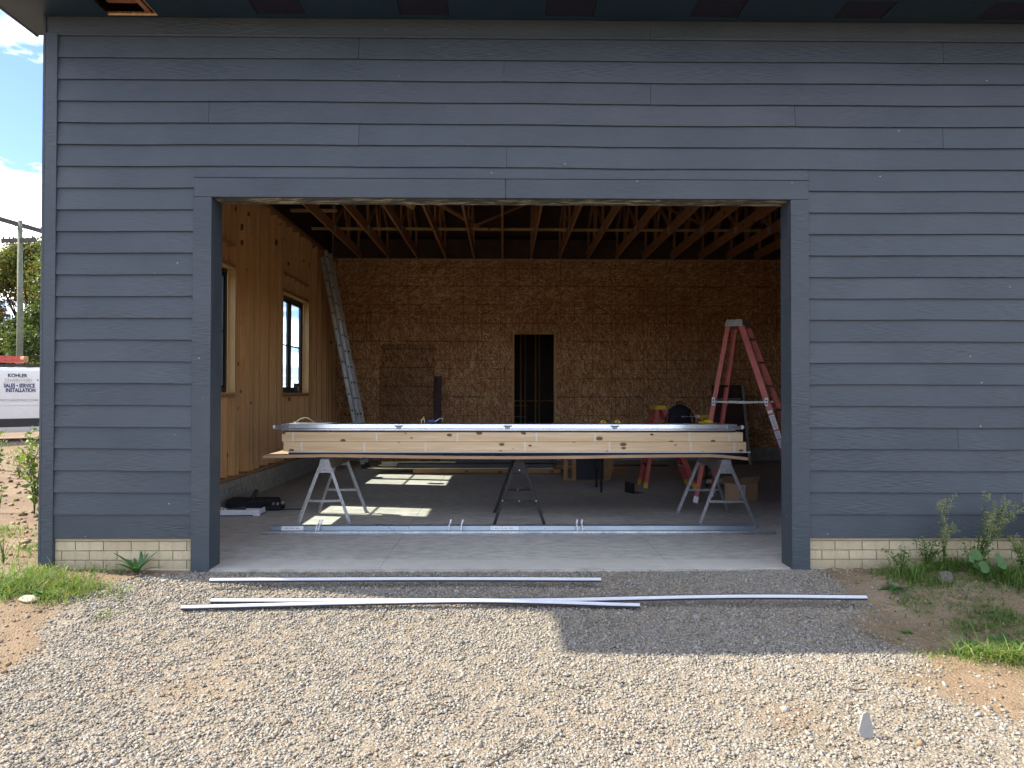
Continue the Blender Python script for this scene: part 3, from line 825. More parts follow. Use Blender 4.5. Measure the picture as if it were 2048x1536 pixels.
for (a, b) in WIN:
    for yy in (a - .0405, a - .080, b + .0025, b + .042): stud(yy, .351, 4.349)
    MB().box(XS, XI, a, b, WZ0 - .039, WZ0 - .001).build("rough_sill", M['stud_y'], B)
    MB().box(XS, XI, a, b, WZ1 + .29, WZ1 + .328).build("header_plate", M['stud_y'], B)
    MB().box(XS, XI, a, b, WZ1 + .001, WZ1 + .039).build("header_plate", M['stud_y'], B)
    n = 6
    for q in range(n):
        yy = a + .01 + (b - a - .06) * q / (n - 1)
        stud(yy, WZ1 + .04, WZ1 + .289, w=.045, nm="short_cripple")
for yy in (0.24, 4.4, 4.45, 8.9, 9.52): stud(yy, .351, 4.349)
# knee wall inside
MB().box(XS + .0, XI + 0.055, 0.19, YB, -0.1, 0.311).build("knee_wall", M['foundation'], B)
bm2 = MB().box(-0.004, 0.006, 0, 1, 0, BH - MJ).mesh("knee_wall_block"); bm2.materials.append(M['foundation'])
for r in range(4):
    yy = 0.2 - (r % 2) * .2
    while yy < YB:
        a, b = max(yy, .2), min(yy + .392, YB)
        o = link("knee_wall_block", bm2, None, B); o.location = (XI + 0.056 + rng.uniform(-.001, .001), a, r * BH + .002); o.scale = (1, b - a, 1)
        yy += .4
# back wall: strand board sheets
def sheet(x0, x1, z0, z1, mat):
    dy_ = rng.uniform(-0.002, 0.002)
    MB().box(x0 + .0015, x1 - .0015, YB + dy_, YB + .012 + dy_, z0 + .0015, z1 - .0015).build("strand_board_sheet", M[mat], B)
bx0, bx1 = 0.20, 1.155
e = [-3.80, -1.49, 0.95, 3.39, 5.83, 8.0]
for a, b in zip(e[:-1], e[1:]): sheet(a, b, 3.18, 4.398, 'osb_h')
for a, b in ((-3.8, -2.71), (-2.71, -1.49), (-1.49, -.27), (-.27, bx0), (bx1, 2.17), (2.17, 3.39), (3.39, 4.61), (4.61, 5.83), (5.83, 7.05), (7.05, 8.0)):
    sheet(a, b, 0.74, 3.18, 'osb_v')
for a, b in ((-3.8, -1.49), (-1.49, bx0), (bx1, 3.39), (3.39, 5.83), (5.83, 8.0)): sheet(a, b, 0.29, 0.74, 'osb_h')
sheet(bx0, bx1, 2.79, 3.18, 'osb_v')
MB().box(XS, bx0, YB - .02, YB + .15, -.1, .289).build("back_foundation", M['foundation'], B)
MB().box(bx1, 8.0, YB - .02, YB + .15, -.1, .289).build("back_foundation", M['foundation'], B)
MB().box(XS, 8.0, YB + .013, YB + .05, 3.181, 4.39).build("back_wall_core", M['osb_dark'], B)
MB().box(XS, bx0 - .001, YB + .015, YB + .05, .29, 3.18).build("back_wall_core", M['osb_dark'], B)
MB().box(bx1 + .001, 8.0, YB + .015, YB + .05, .29, 3.18).build("back_wall_core", M['osb_dark'], B)
MB().box(XS, 8.0, YB - .010, YB + .14, 4.400, 4.438).build("top_plate", M['surround'], B)
# door frame edge and dark room behind
for x in (bx0 - .001, bx1 - .037): MB().box(x, x + .038, YB + .0131, YB + .15, .002, 2.78).build("door_stud", M['stud'], B)
MB().box(bx0, bx1, YB + .0131, YB + .15, 2.7805, 2.80).build("door_header", M['stud_x'], B)
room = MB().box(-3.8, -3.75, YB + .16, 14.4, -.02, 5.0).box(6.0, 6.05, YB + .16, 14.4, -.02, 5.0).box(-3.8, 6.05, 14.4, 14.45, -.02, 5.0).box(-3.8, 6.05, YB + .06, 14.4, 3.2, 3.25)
room.build("rear_room_shell", M['brown_and_shade'], B)
for x, yy in ((.05, 13.6), (.45, 13.2), (.86, 13.4), (1.32, 10.9), (1.38, 11.9), (1.27, 12.0), (1.30, 11.2), (1.42, 12.6), (1.0, 14.2), (.6, 14.2), (1.6, 13.6)):
    MB().box(x, x + .038, yy, yy + .089, 0, 3.19).build("rear_room_stud", M['stud'], B)
MB().box(-1, 3, 13.7, 13.74, 1.25, 1.29).build("rear_room_rail", M['stud_x'], B)
for i in range(3): MB().box(.25, .62, 12.4 + .2, 12.6 + .25, .55 + .3 * i, .565 + .3 * i).build("rear_room_shelf", M['alu'], B)
# right-hand wall of the room and the outer back
MB().box(8.0, 8.1, .16, YB + .15, -.1, 4.44).build("right_wall", M['osb_dark'], B)
MB().prism([(0.0, 4.441), (YB + .14, 4.441), (YB + .14, roof_z(YB + .14) - .017), (RID, roof_z(RID) - 0.017), (0.0, roof_z(0) - .017)], 8.001, 8.09, 'x').build("right_gable", M['osb_dark'], B)
MB().box(XL + .02, XR, 14.46, 14.6, -.3, 4.7).build("rear_outer_wall", M['fascia'], B)
MB().box(XL + .02, XR, YB + .16, 14.6, 4.7, 4.8).build("rear_low_roof", M['roofing'], B)
MB().box(XL + .02, XL + .10, YB + .16, 14.5, -.3, 4.69).build("rear_side_wall", M['fascia'], B)
MB().box(XS, 8.0, YB + .151, YB + .16, 4.44, 4.9).build("back_wall_core", M['brown_and_shade'], B)  # dark strip painted as the open, unlit void above the back plate

# roof trusses
tx0 = W(1005, 517, Y=YB).x
xs_t = [tx0 + .626 * i for i in range(-6, 12)]
xs_t = [x for x in xs_t if -3.62 < x < 8]
ZC = 4.444
def truss(x, proto=None):
    if proto is None:
        r = empty("roof_truss"); r.parent = B
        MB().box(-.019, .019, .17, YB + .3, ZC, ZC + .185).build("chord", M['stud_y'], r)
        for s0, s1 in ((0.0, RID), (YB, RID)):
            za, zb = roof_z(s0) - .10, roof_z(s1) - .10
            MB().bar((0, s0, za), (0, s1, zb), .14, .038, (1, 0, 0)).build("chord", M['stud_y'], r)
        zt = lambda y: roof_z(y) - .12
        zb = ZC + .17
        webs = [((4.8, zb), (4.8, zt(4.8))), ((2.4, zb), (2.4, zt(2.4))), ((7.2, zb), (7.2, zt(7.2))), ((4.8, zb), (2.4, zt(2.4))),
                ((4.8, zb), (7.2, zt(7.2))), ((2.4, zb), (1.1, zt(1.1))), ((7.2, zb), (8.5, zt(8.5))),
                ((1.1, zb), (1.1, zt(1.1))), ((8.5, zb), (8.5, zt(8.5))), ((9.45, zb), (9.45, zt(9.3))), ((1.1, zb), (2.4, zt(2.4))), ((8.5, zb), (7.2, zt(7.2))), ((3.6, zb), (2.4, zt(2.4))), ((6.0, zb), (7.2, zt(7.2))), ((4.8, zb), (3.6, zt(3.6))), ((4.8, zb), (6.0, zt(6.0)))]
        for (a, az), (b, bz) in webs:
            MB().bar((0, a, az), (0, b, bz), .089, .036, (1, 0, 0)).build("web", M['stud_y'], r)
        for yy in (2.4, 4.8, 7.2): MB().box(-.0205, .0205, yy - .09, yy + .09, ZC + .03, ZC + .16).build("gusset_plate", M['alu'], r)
        r.location.x = x
        return r
    r = proto.copy(); C.objects.link(r); r.parent = B; r.location.x = x
    for ch in proto.children:
        c = ch.copy(); C.objects.link(c); c.parent = r
    return r
pr = None
for x in xs_t:
    t_ = truss(x, pr)
    if pr is None: pr = t_
# lateral braces on the chords, light hangers where chords meet the plate
MB().box(-3.7, 1.1, 7.66, 7.75, ZC + .186, ZC + .224).build("lateral_brace", M['surround'], B)
MB().box(1.1, 7.9, 7.68, 7.77, ZC + .1865, ZC + .2245).build("lateral_brace", M['surround'], B)
MB().box(-3.7, -2.9, 6.3, 6.39, ZC + .186, ZC + .224).build("lateral_brace", M['surround'], B)
MB().bar((-1.9, 5.3, 5.0), (-0.5, 7.6, 4.68), .09, .038, (0, 0, 1)).build("diagonal_brace", M['stud_y'], B)
MB().bar((-.6, 7.5, 4.65), (2.4, 8.6, 6.2), .09, .038, (0, 0, 1)).build("diagonal_brace", M['stud_y'], B)
MB().bar((.5, 7.5, 6.3), (4.2, 8.0, 4.7), .09, .038, (0, 0, 1)).build("diagonal_brace", M['stud_y'], B)
MB().bar((-1.66, 5.5, 4.60), (-1.46, 5.6, 4.52), .10, .038, (0, 1, 0)).build("scrap_block", M['surround'], B)
for x in xs_t:
    MB().box(x + .021, x + .045, YB - .03, YB - .011, 4.395, 4.45).build("tie_clip", M['galv_bright'], B)

# concrete floor: slabs with open control joints
FL = empty("concrete_floor", kind='structure')
jx = [XI + .0, -1.045, 1.435, 3.92, 8.0]
jy = [0.001, 4.75, YB + .05]
xa = [XL + .2] + jx[1:]
for i in range(4):
    for k in range(2):
        x0, x1 = xa[i] + .0022, xa[i + 1] - .0022
        y0, y1 = jy[k] + (.0025 if k else 0), jy[k + 1] - .002
        MB().box(x0, x1, y0, y1, -.12, 0).build("floor_slab", M['concrete'], FL)
MB().box(XL + .2, 8.0, .001, YB + .1, -.2, -.0125).build("joint_bed", M['foundation'], FL)
MB().box(DX0 - .14, DX1 + .14, -.034, .0005, -.3, -.003).build("slab_edge", M['foundation'], FL)
MB().box(-3.8, 6.0, YB + .05, 14.4, -.12, -.001).build("floor_slab", M['concrete'], FL)

# ------------------------------------------------------------------ sawhorses
def sawhorse(x, y0, y1, mat, label, h=0.745, sp=0.30, lean=0.0):
    r = empty("sawhorse", label, "sawhorse", (x, (y0 + y1) / 2, 0), group="sawhorses holding up the door sections")
    m = M[mat]; a, b = -(y1 - y0) / 2, (y1 - y0) / 2
    for (yy, sgn) in ((a, -1), (b, 1)):
        # folded steel hood over the leg tops
        hood = MB()
        hood.prism([(-.045, h - .004), (.045, h - .004), (.088, h - .155), (-.088, h - .155)], yy + sgn * .010, yy + sgn * .013, 'y')
        hood.build("end_plate", m, r, 0.001)
        legs = []
        for s in (-1, 1):
            leg = MB()
            t, bt = Vector((s * .062, yy, h - .10)), Vector((s * sp, yy + sgn * .035, 0.0))
            leg.bar(t, bt, .034, .004, (0, 1, 0))
            off = Vector((s * -.016, -sgn * .014, 0))
            leg.bar(t + off, bt + off, .004, .028, (0, 1, 0), w1=.004)
            leg.build("leg", m, r)
            MB().box(s * sp - .022, s * sp + .022, yy + sgn * .035 - .02, yy + sgn * .035 + .02, 0, .012).build("foot", M['black_plastic'] if mat != 'galv' else m, r, .003)
        # folding brace
        zb = .285; xb = .062 + (sp - .062) * (h - .10 - zb) / (h - .10)
        br = MB().bar((-xb, yy + sgn * .028, zb), (0.0, yy + sgn * .030, zb - .006), .026, .003, (0, 1, 0))
        br.bar((0.0, yy + sgn * .033, zb - .006), (xb, yy + sgn * .031, zb), .026, .003, (0, 1, 0))
        br.build("folding_brace", m, r)
        riv = MB()
        for xx in (-xb, 0, xb): riv.tube([(xx, yy + sgn * .027, zb - .002), (xx, yy + sgn * .038, zb - .002)], .007, 6)
        riv.tube([(0, yy + sgn * .012, h - .125), (0, yy + sgn * .018, h - .125)], .006, 6)
        riv.build("rivet", M['galv_bright'], r)
    beam = MB()
    beam.box(-.045, .045, a, b, h - .005, h)
    beam.prism([(-.045, h - .005), (-.048, h - .005), (-.078, h - .11), (-.075, h - .11)], a, b, 'y')
    beam.prism([(.045, h - .005), (.048, h - .005), (.078, h - .11), (.075, h - .11)], a, b, 'y')
    beam.build("beam", m, r)
    return r
sawhorse(-1.985, 1.93, 2.78, 'galv', "silver steel sawhorse at the left end, under the door sections")
sawhorse(.178, 1.93, 2.78, 'black_steel', "black steel sawhorse in the middle under the long stack", sp=.285)
sawhorse(2.475, 1.87, 2.76, 'galv', "silver steel sawhorse at the right end, in front of the tall orange ladder", sp=.32)

# ------------------------------------------------------------------ the stack on the sawhorses
SY0, SY1 = 1.90, 2.55
def warped_sheet(name, x0, x1, y0, y1, zf, th, mat, n=40):
    xs = np.linspace(x0, x1, n); vs = []; fs = []
    for x in xs:
        z = zf(x)
        vs += [(x, y0, z - th), (x, y1, z - th), (x, y1, z), (x, y0, z)]
    for i in range(n - 1):
        for k in range(4):
            fs.append((i * 4 + k, i * 4 + (k + 1) % 4, (i + 1) * 4 + (k + 1) % 4, (i + 1) * 4 + k))
    fs += [(3, 2, 1, 0), tuple((n - 1) * 4 + k for k in range(4))]
    return MB().add(vs, fs).build(name, M[mat])
def tw(x, a=0.0): return a
cb = warped_sheet("cardboard_sheet", -2.65, 2.72, 1.86, 2.66, lambda x: .795 - .022 * max(0, -x - 1.95) ** 1 - .10 * max(0, x - 2.3) ** 1.2 - .012 * cos(x * 1.3) - .004, .032, 'cardboard')
tag(cb, "long folded cardboard sheet between the stack and the sawhorses, ends sagging", "cardboard")
cb2 = warped_sheet("cardboard_sheet", -.36, .78, 1.855, 2.45, lambda x: .768 - .014 * abs(x - .2), .008, 'cardboard', 12)
tag(cb2, "short cardboard strip lying on top of the black middle sawhorse", "cardboard")
dp = empty("door_section", "white-edged dark garage door section at the bottom of the stack, under the two pine bundles", "door section", (0, SY0, .795), group="garage door sections in the stack")
MB().box(-2.38, 2.68, .004, .60, .002, .022).build("panel", M['rubber'], dp, .002)
MB().box(-2.385, 2.76, -.008, .012, .0225, .034).build("front_edge", M['white_vinyl'], dp, .001)
def knots_beam(x0, x1, z0, z1, label, straps, y0):
    r = empty("pine_beam", label, "lumber", (x0, y0, z0), group="pine boards stacked under the top door section")
    MB().box(0, x1 - x0, 0, .58, .0005, z1 - z0 - .0012).build("board", M['lumber'], r, .002)
    for p in straps:
        xx = W(p, 890, Y=y0).x - x0
        MB().box(xx - .009, xx + .009, -.0025, .01, .001, z1 - z0 - .002).build("paper_strip", M['strip_paper'], r)
    return r
Zs = .8295
knots_beam(W(567, 890, Y=SY0).x, W(1492, 890, Y=SY0).x, Zs, Zs + .108, "lower of the two long pale pine boards stacked on the sawhorses",
           [603, 729, 851, 1050, 1219, 1382, 1469], SY0 - .006)
knots_beam(W(563, 890, Y=SY0).x, W(1486, 890, Y=SY0).x, Zs + .109, Zs + .216, "upper of the two long pale pine boards, right below the silver door section",
           [586, 753, 915, 1073, 1190, 1379, 1459], SY0)
ZT = Zs + .2165
ds = empty("door_section", "silver steel-edged garage door section with hinges and rollers lying on top of the stack", "door section", (0, SY0 - .015, ZT), group="garage door sections in the stack")
tx_0, tx_1 = W(563, 860, Y=SY0).x, W(1470, 860, Y=SY0).x
MB().box(tx_0 + .02, tx_1 + .0, .006, .56, 0.0, .016).build("weather_seal", M['rubber'], ds)
MB().box(tx_0, tx_1, -.004, .55, .0165, .034).build("lower_lip", M['galv_bright'], ds, .002)
MB().box(tx_0 + .005, tx_1 - .005, .004, .55, .0345, .038).build("groove", M['rubber'], ds)
MB().prism([(-.002, .0385), (.55, .0385), (.55, .080), (.04, .086), (.001, .086)], tx_0, tx_1 + .02, 'x').build("face_panel", M['galv_bright'], ds, .002)
for p in (798, 1015, 1229):
    xx = W(p, 860, Y=SY0).x
    h_ = MB().box(xx - .042, xx + .042, -.008, .008, .060, .074).prism([(xx - .034, .060), (xx + .034, .060), (xx + .015, .030), (xx - .015, .030)], -.012, -.006, 'y')
    h_.tube([(xx - .05, -.012, .068), (xx + .05, -.012, .068)], .006, 6)
    h_.build("hinge", M['track'], ds)
for s, xe in ((-1, tx_0), (1, tx_1)):
    h_ = MB().box(xe - .05, xe + .09, -.01, .010, .030, .07) if s < 0 else MB().box(xe - .09, xe + .05, -.01, .010, .030, .07)
    h_.tube([(xe - s * .05, -.012, .055), (xe + s * .10, -.012, .055)], .007, 8)
    rb = h_.build("roller_bracket", M['galv'], ds, .002)
    MB().tube([(xe + s * .062, -.012, .055), (xe + s * .080, -.012, .055)], .023, 14).build("roller", M['white_plastic'], rb)
# a packing slip stuck on the section, small things lying on top of it
ZO = ZT + .0862
def tape_measure(x, y, rz, label):
    r = empty("tape_measure", label, "tape measure", (x, y, ZO), rz); r.scale = (.8, .8, .55)
    MB().prism([(-.038, 0), (.038, 0), (.038, .03), (.022, .052), (-.018, .056), (-.038, .035)], -.02, .02, 'y').build("case", M['yellow'], r, .004, seg=2)
    MB().tube([(0, -.022, .028), (0, .022, .028)], .018, 12).build("hub", M['black_plastic'], r)
    MB().box(.036, .05, -.008, .008, .0, .012).build("hook", M['alu'], r)
tape_measure(W(1206, 850, Y=2.3).x, 2.3, .3, "yellow tape measure on the door section, left of its twin beside the small ladder")
tape_measure(W(1235, 850, Y=2.32).x, 2.32, -.2, "flatter yellow tape measure on the door section, nearest the small ladder")
gl = empty("work_gloves", "pair of yellow and black work gloves lying on the right end of the door section", "gloves", (W(1416, 850, Y=2.3).x, 2.3, ZO), .2)
MB().prism([(-.05, 0), (.05, 0), (.045, .02), (.01, .034), (-.02, .045), (-.045, .022)], -.04, .04, 'y').build("palm", M['yellow'], gl, .006, seg=2)
MB().box(.05, .11, -.035, .03, 0, .022).build("cuff", M['black_cloth'], gl, .006, seg=2)
for i in range(4): MB().tube([(-.045, -.03 + .02 * i, .012), (-.10, -.034 + .022 * i, .008)], .009, 6).build("finger", M['yellow'], gl)
cp = empty("spring_clamp", "small cream-handled spring clamp standing on the door section left of centre", "clamp", (W(846, 848, Y=2.3).x, 2.3, ZO), 0)
MB().bar((-.018, 0, 0), (-.016, 0, .040), .007, .016).bar((.018, 0, 0), (.016, 0, .040), .007, .016).bar((-.018, 0, .040), (.018, 0, .042), .007, .016).build("jaw", M['cream_edge'], cp)
MB().bar((0, 0, .042), (.012, 0, .075), .007, .012).build("handle", M['yellow'], cp)
pc = empty("tool_pouch", "dark blue pouch with loose white cord lying on the door section left of centre", "pouch", (W(862, 848, Y=2.3).x, 2.3, ZO), .1)
MB().prism([(-.045, 0), (.05, 0), (.045, .036), (-.02, .042), (-.045, .03)], -.05, .05, 'y').build("bag", M['print_blue'], pc, .008, seg=2)
MB().tube([(.04, -.04, .01), (.07, -.05, .03), (.10, -.04, .052), (.135, -.03, .05), (.13, .0, .02)], .004, 6).build("cord", M['white_plastic'], pc)

pts = []
for i in range(15):
    t = i / 14
    pts.append((W(592 + 34 * t, 850, Y=2.2).x, 2.2 + .06 * t, ZO + .004 + .055 * sin(pi * min(1, t * 1.05)) ** .8))
cord = MB().tube(pts, .0035, 6).tube([pts[0], (pts[0][0] - .02, 2.2, ZO + .005)], .009, 6).build("white_cord", M['cream_edge'], None, smooth=True)
tag(cord, "thin cream cord arching up from the left end of the door section", "cord")
bl = MB().prism([(-.06, 0), (.06, 0), (.05, .018), (-.03, .022)], -.03, .03, 'y').build("knit_cap", M['black_cloth'], None, .006, seg=2)
bl.location = (W(640, 850, Y=2.35).x, 2.35, ZO); tag(bl, "small black cloth lump on the door section beneath the aluminium ladder", "cloth")

# ------------------------------------------------------------------ long steel pieces on the floor
tr = empty("door_strut", "long blue-grey zinc channel lying on the concrete in front of the sawhorses", "channel", (0, 0, 0), group="long steel pieces on the concrete")
t0, t1 = W(545, 1056, Y=1.6).x, W(1508, 1056, Y=1.6).x
prof = [(1.52, .012), (1.52, .018), (1.565, .020), (1.575, .064), (1.66, .066), (1.66, .060), (1.582, .058), (1.572, .012)]
MB().prism(prof, t0, t1, 'x').build("channel", M['track'], tr)
for p in (636, 641, 899, 923, 1153, 1163):
    xx = W(p, 1056, Y=1.6).x
    cl = MB().tube([(xx, 1.50, .03), (xx, 1.55, .07), (xx + .004, 1.62, .085), (xx + .012, 1.64, .12)], .009, 6)
    cl.build("clip", M['white_plastic'], tr)
for p0, p1, mm in ((563, 607, 'label'), (981, 1037, 'label')):
    a, b = W(p0, 1056, Y=1.57).x, W(p1, 1056, Y=1.57).x
    lb = MB().add([(a, 1.562, .0225), (b, 1.562, .0225), (b, 1.572, .0625), (a, 1.572, .0625)], [(0, 1, 2, 3)])
    lb2 = lb.build("paper_label", M[mm], tr)
    q = MB()
    for i in range(9):
        u = a + (b - a) * (.06 + .085 * i + .02 * (i % 2)); ww = (b - a) * (.05 if i % 3 else .03)
        q.add([(u, 1.5605, .040), (u + ww, 1.5605, .040), (u + ww, 1.564, .050), (u, 1.564, .050)], [(0, 1, 2, 3)])
    q.build("print_marks", M['track'], lb2)
an = MB().prism([(1.43, .001), (1.43, .006), (1.455, .010), (1.458, .030), (1.463, .030), (1.463, .001)], W(522, 1066, Y=1.45).x, W(1552, 1068, Y=1.45).x, 'x').build("steel_angle", M['galv'])
tag(an, "thin long zinc angle on the concrete, front edge of the zinc channel", "steel angle", "long steel pieces on the concrete")

# ------------------------------------------------------------------ white trim strips on the gravel
def strip(pts, label, w=.021):
    """slightly curved L-shaped vinyl stop with a black rubber lip"""
    r = empty("door_stop_trim", label, "trim strip", (0, 0, 0), group="white trim strips lying on the gravel")
    P = []
    for (px, py) in pts:
        p = Vector(W(px, py, Z=-.08)); p = W(px, py, Z=float(ground_z(p.x, p.y)) + .045); P.append(p)
    xs = [p.x for p in P]; fine = np.linspace(xs[0], xs[-1], 50)
    ys = np.interp(fine, xs, [p.y for p in P]); zs = np.interp(fine, xs, [p.z for p in P])
    k = np.ones(9) / 9
    ysm = np.convolve(np.pad(ys, 4, 'edge'), k, 'valid'); zsm = np.convolve(np.pad(zs, 4, 'edge'), k, 'valid')
    def ribbon(prof):
        vs, fs = [], []; n = len(prof)
        for x, y, z in zip(fine, ysm, zsm):
            for (a, b) in prof: vs.append((x, y + a, z + b))
        for i in range(len(fine) - 1):
            for q in range(n): fs.append((i * n + q, i * n + (q + 1) % n, (i + 1) * n + (q + 1) % n, (i + 1) * n + q))
        fs += [tuple(range(n)), tuple((len(fine) - 1) * n + q for q in range(n))]
        return MB().add(vs, fs)
    ribbon([(-w / 2, -.006), (w / 2, .004), (w / 2, -.006), (-w / 2, -.013)]).build("vinyl_face", M['white_vinyl'], r)
    ribbon([(-w / 2 + .002, -.014), (w / 2, -.007), (w / 2 + .004, .006), (w / 2 + .010, .006), (w / 2 + .010, -.024), (-w / 2 + .002, -.027)]).build("rubber_lip", M['rubber'], r)
    return r
strip([(419, 1158), (560, 1157), (800, 1156), (1000, 1156), (1202, 1157)], "shortest white trim strip, on the shaded gravel closest to the concrete sill")
strip([(421, 1199), (700, 1199), (900, 1199), (1090, 1199), (1300, 1194), (1500, 1190), (1735, 1193)], "longest white trim strip, curving across the gravel to the weeds at right")
strip([(362, 1213), (500, 1209), (700, 1204), (960, 1199), (1120, 1203), (1280, 1209)], "white trim strip crossing under the longest one, its left end nearest the grass")

# ------------------------------------------------------------------ ladders
def bolt_plate(mb, p, side, r=.03): pass
def step_ladder(label, LF, LB, RF, RB, top, ts, cap, rw, nsteps, hinge_z, cap_mat, spread=True, foot='white_plastic', stickers=False, steps_right=True, group=None):
    """A-frame ladder: L = plain back rails, R = climbing rails with treads; F near / B far"""
    LF, LB, RF, RB, top = map(Vector, (LF, LB, RF, RB, top))
    base = (LF + LB + RF + RB) / 4; base.z = 0
    r = empty("step_ladder", label, "ladder", base, group=group)
    loc = lambda v: Vector(v) - base
    wdir = (LB - LF).normalized(); sdir = (RF - LF).normalized()
    hw, hs = ts
    tLF, tLB = top - wdir * hw - sdir * hs, top + wdir * hw - sdir * hs
    tRF, tRB = top - wdir * hw + sdir * hs, top + wdir * hw + sdir * hs
    def rail(a, b, name, th=.03, w=rw):
        mb = MB(); ax = (loc(b) - loc(a)).normalized()
        mb.bar(loc(a), loc(b), w, .007, wdir)
        up = ax.cross(wdir).normalized()
        for s in (-1, 1):
            o = up * s * (w / 2 - .004)
            mid = wdir * (.012 if (Vector(a) - base).dot(wdir) < 0 else -.012)
            mb.bar(loc(a) + o + mid, loc(b) + o + mid, .007, .026, wdir)
        return mb.build(name, M['orange_rail'], r)
    rails = {'LF': rail(LF, tLF, "rear_rail"), 'LB': rail(LB, tLB, "rear_rail"), 'RF': rail(RF, tRF, "front_rail", w=rw * 1.25), 'RB': rail(RB, tRB, "front_rail", w=rw * 1.25)}
    for a, t in ((LF, tLF), (LB, tLB), (RF, tRF), (RB, tRB)):
        ax = (t - a).normalized()
        MB().bar(loc(a), loc(a) + ax * .09, rw * 1.15, .022, wdir).build("foot", M[foot], r, .003)
    for i in range(nsteps):
        f = (i + 1) / (nsteps + .6)
        a, b = RF.lerp(tRF, f), RB.lerp(tRB, f)
        MB().bar(loc(a), loc(b), .020, .085, sdir).build("tread", M['alu'] if cap_mat != 'yellow' else M['alu'], r)
    for i in range(max(1, nsteps - 2)):
        f = (i + 1) / (nsteps + .6)
        if i % 2 == 0:
            a, b = LF.lerp(tLF, f), LB.lerp(tLB, f)
            MB().bar(loc(a), loc(b), .022, .022, sdir).build("rear_brace", M['black_steel'], r)
    if spread:
        for A, TA, Bv, TB in ((LF, tLF, RF, tRF), (LB, tLB, RB, tRB)):
            a = A + (TA - A) * (hinge_z / TA.z); b = Bv + (TB - Bv) * (hinge_z / TB.z)
            o = wdir * (-.02 if A is LF else .02)
            m_ = (a + b) / 2; m_.z -= .012
            MB().bar(loc(a + o), loc(m_ + o), .026, .006, wdir).bar(loc(m_ + o * 1.2), loc(b + o), .026, .006, wdir).build("spreader", M['alu'], r)
            for q in (a, b):
                ax = Vector((0, 0, 1))
                mb = MB().bar(loc(q + o * 1.4 - ax * .055), loc(q + o * 1.4 + ax * .055), .046, .004, wdir)
                pl = mb.build("pivot_plate", M['white_plastic'], r, .002)
                hb = MB()
                for dz in (-.025, .02): hb.tube([loc(q + o * 1.4 + ax * dz - wdir * .004), loc(q + o * 1.4 + ax * dz + wdir * .004)], .011, 8)
                hb.build("bolt", M['black_steel'], pl)
    # top cap
    cx, cy_, cz = cap
    c = MB(); t = loc(top)
    vs = []
    for z, k in ((-.02, 1.0), (cz, .86)):
        for a, b in ((-1, -1), (1, -1), (1, 1), (-1, 1)):
            vs.append(t + sdir * a * cx * k + wdir * b * cy_ * k + Vector((0, 0, z)))
    c.add(vs, [(0, 3, 2, 1), (4, 5, 6, 7), (0, 1, 5, 4), (1, 2, 6, 5), (2, 3, 7, 6), (3, 0, 4, 7)])
    c.build("top_cap", M[cap_mat], r, .012, seg=2)
    if stickers:
        ax = (tRF - RF).normalized(); L = (tRF - RF).length
        up = ax.cross(wdir).normalized()
        def stick(f0, f1, mat, w=.062):
            o = -wdir * .0062
            s_ = MB().bar(loc(RF + ax * L * f0) + o, loc(RF + ax * L * f1) + o, w, .0012, wdir)
            return s_.build("sticker", M[mat], r)
        lab = [stick(.425, .50, 'label'), stick(.51, .525, 'label'), stick(.375, .415, 'label'), stick(.33, .37, 'label')]
        bs = stick(.262, .318, 'blue_label', .07)
        k = MB()
        for (f0, f1, n) in ((.43, .495, 9), (.378, .412, 5), (.333, .366, 5)):
            for i in range(n):
                f = f0 + (f1 - f0) * (i + .5) / n
                p = RF + ax * L * f
                wd = .046 if i % 3 else .03
                k.bar(loc(p - up * wd / 2) - wdir * .0075, loc(p + up * wd / 2) - wdir * .0075, .005, .0006, wdir)
        k.build("print_marks", M['print_dark'], r)
        # white script on the blue sticker, reading up the rail
        p = loc(RF + ax * L * .290) - wdir * .0078
        rotm = Matrix((ax, up, ax.cross(up))).transposed()
        # face the text outwards (towards -wdir)
        if rotm.col[2].dot(wdir) > 0: rotm = Matrix((ax, -up, ax.cross(-up))).transposed()
        tx = text("script_lettering", "Louisville", .048, M['label'], r, p, (0, 0, 0), sx=.72, bold=.001)
        tx.rotation_euler = rotm.to_euler()
    return r
step_ladder("tall orange-red step ladder beside the right door jamb, paint-spattered white top and labelled rail",
            (2.60, 3.60, 0), (3.00, 4.18, 0), (3.75, 2.82, 0), (4.16, 3.40, 0), (3.195, 3.62, 2.40), (.17, .085), (.125, .21, .075), .062, 7, 1.37, 'alu', stickers=True,
            group="orange-red step ladders")
step_ladder("short orange-red step ladder with yellow top standing behind the stack, beside the black backpack",
            (2.21, 5.05, 0), (2.21, 5.55, 0), (2.98, 5.0, 0), (2.98, 5.5, 0), (2.475, 5.28, 1.24), (.15, .05), (.10, .19, .05), .062, 3, .62, 'yellow', foot='yellow',
            group="orange-red step ladders")

